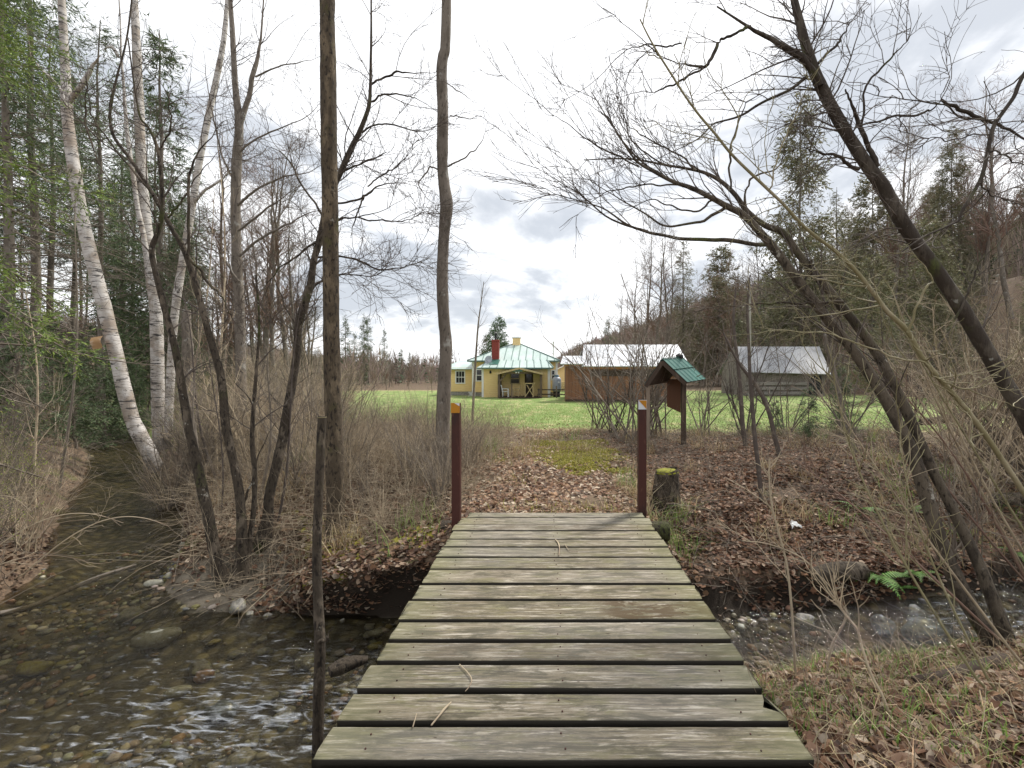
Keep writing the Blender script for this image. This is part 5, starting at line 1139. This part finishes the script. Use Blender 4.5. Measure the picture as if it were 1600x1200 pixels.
# right hillside
GR = 'evergreens on the wooded hillside behind the sheds'; LRt = 'dark evergreen on the wooded hillside behind the sheds'
def tall(src, px, Y, top, H0, label, group, rng=r_):
    x = at(px,Y); z = H1(x,Y); return place(src, x, Y, label, group, 'tree', (EYE-(top-CY)/F*Y-z)/H0, rng=rng)
tall(LR[0],1252,52,140,22,'tallest open crowned evergreen on the hillside, above the grey barn',GR)
tall(LR[1],1488,60,195,22,'tall evergreen high on the hillside near the right edge',GR)
tall(SPF[2],1066,72,372,14,'slim pointed spruce above the right end of the brown shed',GR)
tall(PN[0],1128,76,388,18,'broad olive evergreen left of the tallest hillside evergreen',GR)
tall(SPF[3],1310,62,292,14,'pointed evergreen between the two tallest hillside evergreens',GR)
tall(PN[1],1365,58,270,18,'bushy green pine below the thick leaning trunk on the right',GR)
tall(SPF[0],950,125,492,14,'small dark spruce on the far slope left of the bare bush',GR)
for i in range(54):
    Y = r_.uniform(56,125); px = r_.uniform(985,1720) if Y < 100 else r_.uniform(935,1600); x = at(px,Y)
    if x < toe(Y)-3: continue
    src = [SPF[2],SPF[3],PN[0],SPF[0],LR[1]][i%5]; place(src, x, Y, LRt, GR, 'tree', r_.uniform(.55,.95)*(.62 if i%5 == 4 else 1), rng=r_)
for i in range(12):
    Y = r_.uniform(30,55); px = r_.uniform(1330,1720); x = at(px,Y); place([SPF[2],PN[0],SPF[3]][i%3], x, Y, 'green evergreen at the foot of the hillside right of the barn', GR, 'tree', r_.uniform(.5,.85), rng=r_)
for i in range(150):
    Y = r_.uniform(48,130); px = r_.uniform(930,1720); x = at(px,Y)
    if x < toe(Y)-4: continue
    place(BR[i%6], x, Y, 'bare brown tree on the hillside behind the sheds', 'bare trees on the right hillside', 'tree', r_.uniform(.7,1.25), rng=r_)
for (px,Y,tp) in ((1003,62,365),(1020,60,372),(985,64,420),(1045,66,400),(965,70,470),(1100,64,410),(1150,60,380),(1185,58,370),(1420,50,250),(1395,52,210),(1540,52,160),(1575,48,150),(1600,55,120),(1510,60,190),(1660,50,110)):
    x = at(px,Y); place(BR[int(r_.integers(0,6))], x, Y, 'taller bare tree standing against the sky behind the sheds', 'bare trees against the right sky', 'tree', (EYE-(tp-CY)/F*Y-H1(x,Y))/13.2, rng=r_)
# far woods beyond: one mass
def mass(name, n, fx, label, H=(7,12), k=16, cols=None, seed=3, wd=.10):
    rng = np.random.default_rng(seed); x, y, h = fx(rng, n); z = Hgt(x, y); m = len(x)
    kind = rng.random(m); ever = kind < .14
    o = np.repeat(np.stack([x,y,z],1), k, 0); hh = np.repeat(h, k); ev = np.repeat(ever, k); u = rng.random(m*k); a = rng.random(m*k)*6.283
    rr = np.where(ev, hh*.16*(1-u)*(.4+.6*rng.random(m*k)), hh*.24*np.sqrt(rng.random(m*k))*(.35+.65*np.sin(np.clip(u,0,1)*2.6)))
    b = o+np.stack([np.cos(a)*rr*.55, np.sin(a)*rr*.55, hh*u*.72],1); tp = o+np.stack([np.cos(a)*rr*1.15, np.sin(a)*rr*1.15, hh*(u*.72+np.where(ev,.03,.28)*(.5+rng.random(m*k)*.5))],1)
    w_ = wd*(.5+rng.random(m*k))*np.where(ev, 4.5, 1)*np.sqrt(np.repeat(y,k)/110); sd = unit(np.stack([-np.sin(a+.8),np.cos(a+.8),0*a],1))*w_[:,None]
    V = np.stack([b-sd, b+sd, tp+sd*.3, tp-sd*.3], 1).reshape(-1,3)
    me = mesh_np(name, V, np.arange(m*k*4).reshape(-1,4), M['needle'], False)
    ct = palette(rng, m, cols, .3); ct[ever] = palette(rng, int(ever.sum()), [(.05,.075,.035),(.04,.06,.035)], .3); tint(me, np.repeat(ct, k, 0))
    return tag(put(name, me), label, 'woods', kind='stuff')
BRN = [(.25,.19,.165),(.20,.155,.135),(.29,.23,.19),(.18,.15,.12),(.24,.21,.15)]
def fx1(rng, n):
    y = rng.uniform(120, 420, n); px = rng.uniform(850, 1720, n); x = (px-CX)/F*y; kp = x > toe(y)-6; return x[kp], y[kp], rng.uniform(8,14,kp.sum())
mass('far_hillside_woods', 5200, fx1, 'brown leafless woods covering the far hillside on the right', k=26, cols=BRN, seed=4, wd=.16)
BRN2 = [(.27,.215,.175),(.23,.19,.155),(.31,.26,.21),(.24,.22,.14),(.20,.20,.11)]
def fx2(rng, n):
    y = rng.uniform(52, 130, n); px = rng.uniform(935, 1750, n); x = (px-CX)/F*y; kp = x > toe(y)-4; return x[kp], y[kp], rng.uniform(3,8,kp.sum())
mass('hillside_brush', 3000, fx2, 'leafless brush covering the slope between the hillside trees', k=26, cols=BRN2, seed=6, wd=.045)
def fx3(rng, n):
    y = rng.uniform(60, 260, n); px = rng.uniform(-300, 712, n); x = (px-CX)/F*y; kp = ~((x > -22) & (y < 75)); return x[kp], y[kp], rng.uniform(3.5,7,kp.sum())
mass('far_left_woods', 3600, fx3, 'brown leafless thicket beyond the lawn left of the house', k=26, cols=BRN, seed=8, wd=.07)
def fx4(rng, n):
    y = rng.uniform(13, 60, n); px = rng.uniform(-300, 400, n); x = (px-CX)/F*y; s = stream_s(x,y); kp = s > .6; return x[kp], y[kp], rng.uniform(.8,2.6,kp.sum())
mass('left_underbrush', 2600, fx4, 'tangled leafless underbrush beneath the left woods', k=34, cols=[(.26,.20,.145),(.20,.155,.11),(.15,.12,.085),(.16,.17,.05),(.30,.25,.18)], seed=9, wd=.017)

# ------------------------------------------------------------------ shrubs
BG = [bush('bare_bush', 200+i, 2.2, 12+i, ['twig_grey','twig_tan','twig_grey','twig_tan'][i%4], 90, 180) for i in range(6)]
BT = [bush('tall_bush', 220+i, 4.0, 9, ['twig_grey','twig_dark','twig_grey'][i%3], 80, 200, .024, .0042, (6,38), wig=.13) for i in range(3)]
BP = [bush('pale_bush', 240+i, 3.6, 8, 'twig_tan', 60, 160, .014, .0028, (8,46), wig=.10) for i in range(2)]
BL = [bush('budding_bush', 230+i, 1.8, 12, 'twig_grey', 90, 200, leaf=(3,(.02,.045),.010,[(.26,.32,.04),(.18,.25,.035),(.34,.37,.07)])) for i in range(2)]
G1 = 'bare bushes on the bank left of the footbridge'
for i in range(34):
    px = r_.uniform(430,700); Y = r_.uniform(7.0,17); x = at(px,Y)
    if x > -1.25: continue
    place(BG[i%6], x, Y, 'bare thin stemmed bush on the bank left of the footbridge', G1, 'bush', r_.uniform(.45,1.0)*(.62 if px > 540 else 1), rng=r_)
for i in range(20):
    px = r_.uniform(390,560); Y = r_.uniform(17,34); place(BG[i%6], at(px,Y), Y, 'bare brown bush along the left edge of the lawn', 'bare bushes along the left lawn edge', 'bush', r_.uniform(.9,1.7), rng=r_)
for i in range(48):
    Y = r_.uniform(9,22); px = r_.uniform(-40,430); x = at(px,Y)
    if stream_s(np.array([x]),np.array([Y]))[0] < .5: continue
    place((BG+BL)[i%8], x, Y, 'leafless bush on the brook bank below the birches', 'bushes along the brook under the birches', 'bush', r_.uniform(.6,1.2), rng=r_)
for i in range(54):
    Y = r_.uniform(5.0,9.5); px = r_.uniform(-150,120); x = at(px,Y)
    if stream_s(np.array([x]),np.array([Y]))[0] < .25: continue
    place((BL+BG[:2])[i%4], x, Y, 'low bush with pale stems on the left bank of the brook', 'low bushes on the left bank', 'bush', r_.uniform(.4,.75), rng=r_)
GB = 'bare bushes right of the footbridge'
for (px,Y,sc,k,lab) in ((998,12.6,.92,0,'bare bush between the right marker post and the notice board'),(1022,13.4,1.12,2,'tallest bare bush, behind the notice board roof'),(935,14.5,.80,2,'leftmost bare bush at the lawn edge before the brown shed'),(985,12.2,.92,0,'largest bare bush, in front of the brown shed'),(958,13.5,.72,1,'bare bush at the left side of the largest bush'),(1012,13,.85,2,'bare bush directly behind the notice board'),(1100,13.2,.72,0,'bare bush right of the notice board'),(1165,12.6,.85,1,'tall bare bush in front of the utility pole'),(1230,13,.75,2,'bare bush in front of the grey barn'),(1330,12,.8,0,'bare bush right of the grey barn'),(1420,10,.8,1,'bare bush behind the leaning stems'),(1520,9.5,.8,2,'bare bush under the thick leaning tree'),(1590,8.4,.7,0,'bare bush at the right edge of the photo')):
    place(BT[k], at(px,Y), Y, lab, GB, 'bush', sc, rng=r_)
for i in range(56):
    px = r_.uniform(925,1650); Y = r_.uniform(8.5,17)
    if px < 1080 and Y < 12: continue; x = at(px,Y)
    if abs(px-1040) < 30 and Y < 11.3: continue
    place(BG[i%6], x, Y, 'bare thin bush on the leafy bank right of the footbridge', 'thin bushes on the right bank', 'bush', r_.uniform(.4,.95)*(.7 if px < 1110 else 1.1), rng=r_)
for i in range(6):
    px = r_.uniform(1480,1700); Y = r_.uniform(5.6,9); place(BG[i%6], at(px,Y), Y, 'bare bush with long thin stems at the far right', 'long stemmed bushes at the right edge', 'bush', r_.uniform(.6,1.3), rng=r_)
for (px,Y,sc,lab) in ((1268,10.6,.30,'young spruce low on the bank in front of the grey barn'),(1320,12.5,.42,'young spruce right of the grey barn on the bank'),(1215,12,.22,'smallest young spruce on the leafy bank')):
    place(YS[0], at(px,Y), Y, lab, 'young spruces right of the footbridge', 'tree', sc, rng=r_)
for i in range(11):
    px = r_.uniform(1380,1720); Y = r_.uniform(6.2,9.5); place(BP[i%2], at(px,Y), Y, 'tall pale stemmed bush under the leaning trees on the right', 'tall pale bushes on the right', 'bush', r_.uniform(.75,1.1), rng=r_)
for i in range(20):
    px = r_.uniform(120,525); Y = r_.uniform(7.0,13); x = at(px,Y)
    if stream_s(np.array([x]),np.array([Y]))[0] < .4: continue
    place(BP[i%2], x, Y, 'pale stemmed bush among the dark trunks on the left bank', 'pale bushes among the left trunks', 'bush', r_.uniform(.4,.7), rng=r_)
for i in range(26):
    x = r_.uniform(-3.6,-1.3); Y = r_.uniform(6.0,9.5); place(BG[i%6], x, Y, 'low thin brush between the mossy trunk and the left marker post', 'low brush left of the footbridge', 'bush', r_.uniform(.28,.6), rng=r_)
# slim saplings
def sapling(label, pix, Y, seed, m='twig_dark', lv=((10,(.2,.6)),(24,(.1,.3))), group=None):
    if 600 < pix[0][1]: Y = hit(pix[0][0], pix[0][1])
    return traced('sapling', label, 'sapling', pix, Y, Y+.15, [], m, m, lv, .03, seed, 8, group, 1.0, .1, (25,50), (.25,1.), .002, wig=.1)
sapling('slim bare sapling with upright twigs in front of the house wing',[(738,660,4),(741,600,3.6),(744,550,3.2),(747,510,2.6),(752,470,1.6),(756,440,1)],13,301,'twig_grey',((14,(.5,1.3)),(50,(.2,.6))))
sapling('straight dark sapling pair stem right of the notice board',[(1190,785,8),(1185,730,8),(1180,690,7.5),(1176,640,7),(1172,590,6),(1170,540,5),(1168,480,4),(1172,430,2)],9.2,303)
sapling('second dark stem just right of the straight dark sapling',[(1165,700,8),(1160,660,8),(1157,610,7),(1152,560,6),(1146,500,5),(1150,450,3)],11,304)
sapling('dark sapling leaning left on the leafy bank',[(1218,712,9),(1210,680,8),(1200,640,7.5),(1183,605,6.5),(1168,585,6),(1150,560,4.5),(1130,520,3)],10.5,305)
sapling('thick bare sapling at the right end of the lawn strip',[(1335,710,11),(1328,680,11),(1318,650,10),(1310,610,9),(1300,570,8),(1292,540,6),(1285,500,4)],11,306,'bark_grey')
sapling('pale thin stem arching up from the near right bank',[(1243,1062,5),(1240,1000,4.6),(1236,940,4.4),(1229,880,4),(1216,830,3.6),(1206,790,3.2),(1202,750,2.6),(1203,715,2)],3.9,307,'twig_tan')
sapling('pale thin stem leaning left over the brook',[(1392,1122,5),(1380,1090,5),(1362,1055,5),(1348,1015,4.6),(1340,985,4.4),(1325,965,4),(1310,945,3.4),(1302,920,2.6)],3.0,308,'twig_tan')
sapling('tan bent stem rising beside the footbridge edge',[(1290,1060,4),(1300,1010,4),(1322,960,3.6),(1300,930,3.2),(1280,900,3),(1250,870,2.4),(1200,850,2),(1160,845,1.4)],3.7,309,'twig_tan')
for i in range(9):
    b0 = r_.uniform(1500,1690); y0_ = r_.uniform(900,1090); dx = r_.uniform(-330,-120); dy = -r_.uniform(280,520); bow = r_.uniform(-60,10)
    Y = hit(b0, y0_)
    pix = [(b0+dx*u+bow*math.sin(u*3.1), y0_+dy*u-40*math.sin(u*3.1), 4.6*(1-u)+1.4) for u in np.linspace(0,1,8)]
    sapling('long thin stem of the thicket leaning left at the right edge', pix, Y, 320+i, ['twig_olive','twig_tan','twig_red'][i%3], ((16,(.2,.7)),(40,(.1,.35))), 'thin leaning stems at the right edge')
for i in range(4):
    b0 = r_.uniform(-130,40); y0_ = r_.uniform(830,960); dx = r_.uniform(110,270); dy = -r_.uniform(20,170); Y = hit(b0, y0_)
    pix = [(b0+dx*u, y0_+dy*math.sin(u*2.2)-10*u, 2.6*(1-u)+1.0) for u in np.linspace(0,1,8)]
    sapling('pale dry stem arching out over the brook from the left bank', pix, Y, 350+i, 'twig_tan', ((8,(.15,.5)),(14,(.1,.25))), 'pale stems arching over the brook')
for i in range(18):
    b0 = r_.uniform(40,470); y0_ = r_.uniform(690,840); Y = hit(b0, y0_)
    if stream_s(np.array([at(b0,Y)]),np.array([Y]))[0] < .15: continue
    dx = r_.uniform(-70,70); dy = -r_.uniform(240,560); w_ = r_.uniform(3.2,6.5)
    pix = [(b0+dx*u+9*math.sin(u*5+i), y0_+dy*u, w_*(1-u*.8)) for u in np.linspace(0,1,8)]
    sapling('thin bare sapling among the trunks on the left bank', pix, Y, 380+i, ['twig_grey','twig_dark','twig_tan'][i%3], ((18,(.3,1.1)),(60,(.15,.5))), 'thin saplings on the left bank')
# near evergreen whose boughs hang in from the left
hm = conifer('hemlock_tree', 400, 9, 2.5, 46, .22, 20, 26, (.04,.10), .0065, HEM, dead=12, droop=-.45, r0=.12, shape=.55, rag=.5)
place(hm, at(-70,6.6), 6.6, 'near evergreen with drooping yellow green boughs at the left edge', 'near evergreens', 'tree', 1, rz=.7)
traced('leaning_snag','mossy broken trunk leaning at the far left','snag',[(62,660,24),(50,620,23),(38,590,22),(22,555,21),(8,520,20),(-12,480,18),(-40,430,15)],9.5,9.3,[],'bark_moss','twig_dark',((14,(.3,.9)),(30,(.2,.4))),.1,411,12) if False else None
# dry stem tangle
def tangle(name, n, fx, H, r0, m, label, seed, lie=.5):
    rng = np.random.default_rng(seed); x, y = fx(rng, n); z = Hgt(x,y); n = len(x)
    a = rng.random(n)*6.283; el = np.where(rng.random(n) < lie, rng.uniform(.05,.5,n), rng.uniform(.7,1.5,n)); d = np.stack([np.cos(a)*np.cos(el), np.sin(a)*np.cos(el), np.sin(el)],1)
    L = rng.uniform(H[0],H[1],n); pts=[np.stack([x,y,z-.02],1)]
    for k in range(6): pts.append(pts[-1]+d*(L/6)[:,None]); d = unit(d+rng.normal(size=(n,3))*.13+np.array([0,0,-.07]))
    PP = np.stack(pts,1); PP[...,2] = np.maximum(PP[...,2], Hgt(PP[...,0],PP[...,1])+.012); PP[...,2] = np.maximum(PP[...,2], WATER-.02)
    RR = (r0*(.5+rng.random(n)))[:,None]*np.linspace(1,.35,7)[None]; A = Acc(); A.tube(PP, RR, 3)
    p2, r2 = grow(rng, PP, RR, n, (.08,.35), (25,60), 4, (.3,1), .02, .12, (.5,.8), r0*.45); A.tube(p2, r2, 3)
    o = put(name, A.mesh(name, M[m], True)); return tag(o, label, 'undergrowth', kind='stuff')
def q1(rng, n):
    x = rng.uniform(-6.5,-1.0,n); y = rng.uniform(5.4,15,n); s = stream_s(x,y); k = s > .2; return x[k], y[k]
def q2(rng, n):
    x = rng.uniform(1.3,9,n); y = rng.uniform(4.9,14,n); s = stream_s(x,y); k = s > .1; return x[k], y[k]
def q3(rng, n):
    x = rng.uniform(1.15,4.8,n); y = rng.uniform(1.3,4.4,n); s = stream_s(x,y); k = s > .1; return x[k], y[k]
def q4(rng, n):
    x = rng.uniform(-14,-4.5,n); y = rng.uniform(4.6,18,n); s = stream_s(x,y); k = s > .1; return x[k], y[k]
tangle('dry_stems', 8000, q1, (.25,1.3), .003, 'twig_tan', 'tangle of dry stems on the bank left of the footbridge', 501)
tangle('fallen_twigs', 4200, q2, (.2,1.2), .0034, 'twig_grey', 'fallen twigs and dry stems on the leafy right bank', 502, .75)
tangle('dead_stalks', 1300, q3, (.12,.5), .0022, 'twig_tan', 'dead stalks on the near right bank', 503, .8)
tangle('bank_stems', 4000, q4, (.3,1.5), .0036, 'twig_grey', 'tangle of pale stems along the left brook bank', 504)
def q5(rng, n):
    x = rng.uniform(-1.1,1.3,n); y = rng.uniform(5.7,12,n); return x, y
tangle('path_twigs', 160, q5, (.1,.4), .0025, 'twig_tan', 'scattered twigs on the leafy path', 505, 1.0)

# ------------------------------------------------------------------ ferns, logs, stump, sticks
def fern(px, py, s, label, seed, n=6):
    rng = np.random.default_rng(seed); Y = hit(px,py); x = at(px,Y); root = empty('fern', (x,Y,H1(x,Y)), label, 'fern', 'green ferns on the leafy right bank'); b = np.array(root.location)
    for i in range(n):
        a = rng.uniform(-.4,3.5)+3.1; L = s*rng.uniform(.7,1.1); el = rng.uniform(.25,.8); k = 15; u = np.linspace(0,1,k)
        c = b+np.stack([np.cos(a)*u*L, np.sin(a)*u*L*.8, L*(u*np.sin(el)*1.1-u*u*.55)+.02],1); sd = np.array([-np.sin(a),np.cos(a),.1])
        Vs=[];Q=[]
        for j in range(1,k):
            w = L*.19*math.sin(min(1,.25+u[j]*.9)*3.0)**.8 if u[j] < .95 else L*.02; t_ = c[j]-c[j-1]
            for sg in (-1,1):
                o = len(Vs); e = c[j]+sd*sg*w+t_*.7+np.array([0,0,-w*.25]); Vs += [c[j]-t_*.38, c[j]+t_*.38, e+t_*.1, e-t_*.22]; Q.append((o,o+1,o+2,o+3))
        me = mesh_np('frond', np.array(Vs)-b, np.array(Q), M['needle'], False); tint(me, palette(rng, len(Q), [(.10,.21,.04),(.14,.26,.055),(.08,.17,.035)], .2)); put('frond', me, root)
fern(1372,905,.40,'largest bright fern on the right bank above the brook',1,7); fern(1432,898,.34,'fern right of the largest fern beside the leaning stems',2,6); fern(1345,800,.34,'darker fern higher on the right bank',3,5)
fern(1425,800,.30,'pale fern behind the leaning stems',4,4); fern(1405,925,.22,'small fern at the foot of the largest fern',5,4); fern(1590,870,.3,'fern at the right edge under the thick tree',6,5)
def log(name, label, pix, Ys, m='bark_moss', seed=1, cat='log', k=12, n=10, amp=.1):
    pts = np.array([P(p[0],p[1],Y) for p,Y in zip(pix,Ys)]); pts[:,2] = [max(z, H1(x,y)+.3*p[2]*y/F) if cat != 'stick' else z for (x,y,z),p in zip(pts,pix)]
    w = np.array([p[2]*Y/F/2 for p,Y in zip(pix,Ys)]); q = smooth_line(np.concatenate([pts,w[:,None]],1), n)
    V, Q = rough_trunk(q[None,:,:3], q[None,:,3], k, seed, amp, 2); A = Acc().add(V, Q)
    for e in (0,-1): 
        nn = len(V)//k; r0_ = 0 if e == 0 else (nn-1)*k; c = V[r0_:r0_+k].mean(0); A.add(np.concatenate([[c],V[r0_:r0_+k]]), [(0,1+i,1+(i+1)%k,1+(i+1)%k) for i in range(k)])
    return single(A, name, M[m], label, cat, None, True)
def onG(px, py): return hit(px, py)
log('fallen_log','dark fallen log lying across the near right bank',[(1428,1072,16),(1470,1062,20),(1510,1048,20),(1570,1032,22)],[onG(1428,1074),onG(1470,1068),onG(1510,1058),onG(1570,1044)],'wood_dark',61)
log('fallen_branch','long bare branch lying in the water by the left bank',[(-40,985,9),(40,950,8),(100,925,8),(160,900,7),(212,884,6)],[5.0,5.35,5.75,6.15,6.5],'bark_grey',62,'branch')
log('fallen_log','mossy log on the slope at the far right',[(1500,790,18),(1560,782,20),(1630,778,20)],[onG(1500,795),onG(1560,790),onG(1630,786)],'bark_moss',63)
log('fallen_log','mossy rotten log along the foot of the right bank',[(1270,905,26),(1310,895,30),(1350,892,28)],[onG(1270,910),onG(1310,905),onG(1350,902)],'bark_moss',64)
log('fallen_log','mossy root log over the dark hollow left of the footbridge',[(560,930,12),(590,924,14),(620,916,13),(650,905,10)],[5.45,5.45,5.5,5.55],'bark_moss',65)
log('driftwood','curved driftwood jammed in the riffle beside the cut pole',[(515,1050,16),(530,1043,22),(548,1036,20),(575,1030,10)],[3.85,3.9,3.95,4.0],'bark_moss',66)
log('fallen_log','dark log lying behind the bushes on the right bank',[(1440,660,10),(1480,655,12),(1530,648,12),(1600,640,11)],[9,9.2,9.4,9.6],'bark_dark',67)
Yd = lambda py: F*EYE/(py-CY)
for (nm,lab,pix) in (('stick','short bent pale stick on the middle of the deck',[(868,843,3),(872,848,3.4),(874,856,3.4),(873,868,3)]),('stick','thin curved twig hanging in a gap between boards left of centre',[(718,1038,3),(730,1050,3.4),(737,1062,3.4),(732,1074,3),(727,1080,2.4)]),('stick','straight broken stick at the near end of the deck',[(674,1133,5),(688,1116,5.6),(694,1108,6.5),(705,1097,4)]),('stick','thin short stick left of the straight broken stick',[(645,1136,4),(651,1115,3)]),('stick','small forked twig beside the bent pale stick',[(882,850,1.8),(890,860,1.8),(903,862,1.4)])):
    log(nm,lab,[(p[0],p[1],p[2]*.6) for p in pix],[Yd(p[1])*.995 for p in pix],'twig_tan',70,'stick',6,10)
xs_, Ys_ = at(1041,6.75), 6.75; zg = H1(xs_,Ys_); st = empty('tree_stump', (xs_,Ys_,zg), 'mossy topped stump beside the right marker post', 'stump')
ztop = EYE-(735-CY)/F*Ys_
PPs = np.array([[(xs_,Ys_,zg-.2),(xs_,Ys_,zg+.05),(xs_,Ys_,(zg+ztop)/2),(xs_+.005,Ys_,ztop-.03),(xs_+.005,Ys_,ztop)]]); RRs = np.array([[.25,.195,.165,.155,.15]])
V, Q = rough_trunk(PPs, RRs, 22, 81, .09, 4); Acc().add(V,Q).build('trunk', M['bark_moss'], st, True)
r2 = V[-22:]; c = r2.mean(0); rings = [r2+(0,0,.003), c+(r2-c)*.6+[0,0,.016], c+(r2-c)*.2+[0,0,.02]]
A = Acc(); A.add(np.concatenate([c+(r2-c)*1.07+[0,0,-.03]]+rings+[[c+[0,0,.02]]]), [(a*22+i,a*22+(i+1)%22,(a+1)*22+(i+1)%22,(a+1)*22+i) for a in range(3) for i in range(22)]+[(3*22+i,3*22+(i+1)%22,88,88) for i in range(22)])
A.build('moss_top', mat('bright moss',(.20,.195,.022),.95,[(16,(1,1,1),(.11,.11,.018),.45,.62)],(50,(1,1,1),.9,.01)), st, True)
# scrap of pale bark and a crumpled scrap
Yw = hit(1246,830); A = Acc(); b = np.array([at(1246,Yw),Yw,H1(at(1246,Yw),Yw)+.04])
rs = np.random.default_rng(8); g = np.array([[b+[.026*i-.065+rs.normal()*.006,.02*j+rs.normal()*.006,.012*j+rs.normal()*.014+.02*math.sin(i*.9)] for j in range(5)] for i in range(6)]).reshape(-1,3); A.add(g,[(i*5+j,i*5+j+1,(i+1)*5+j+1,(i+1)*5+j) for i in range(5) for j in range(4)])
single(A,'paper_scrap',M['white'],'crumpled white scrap lying among the leaves on the right bank','litter')
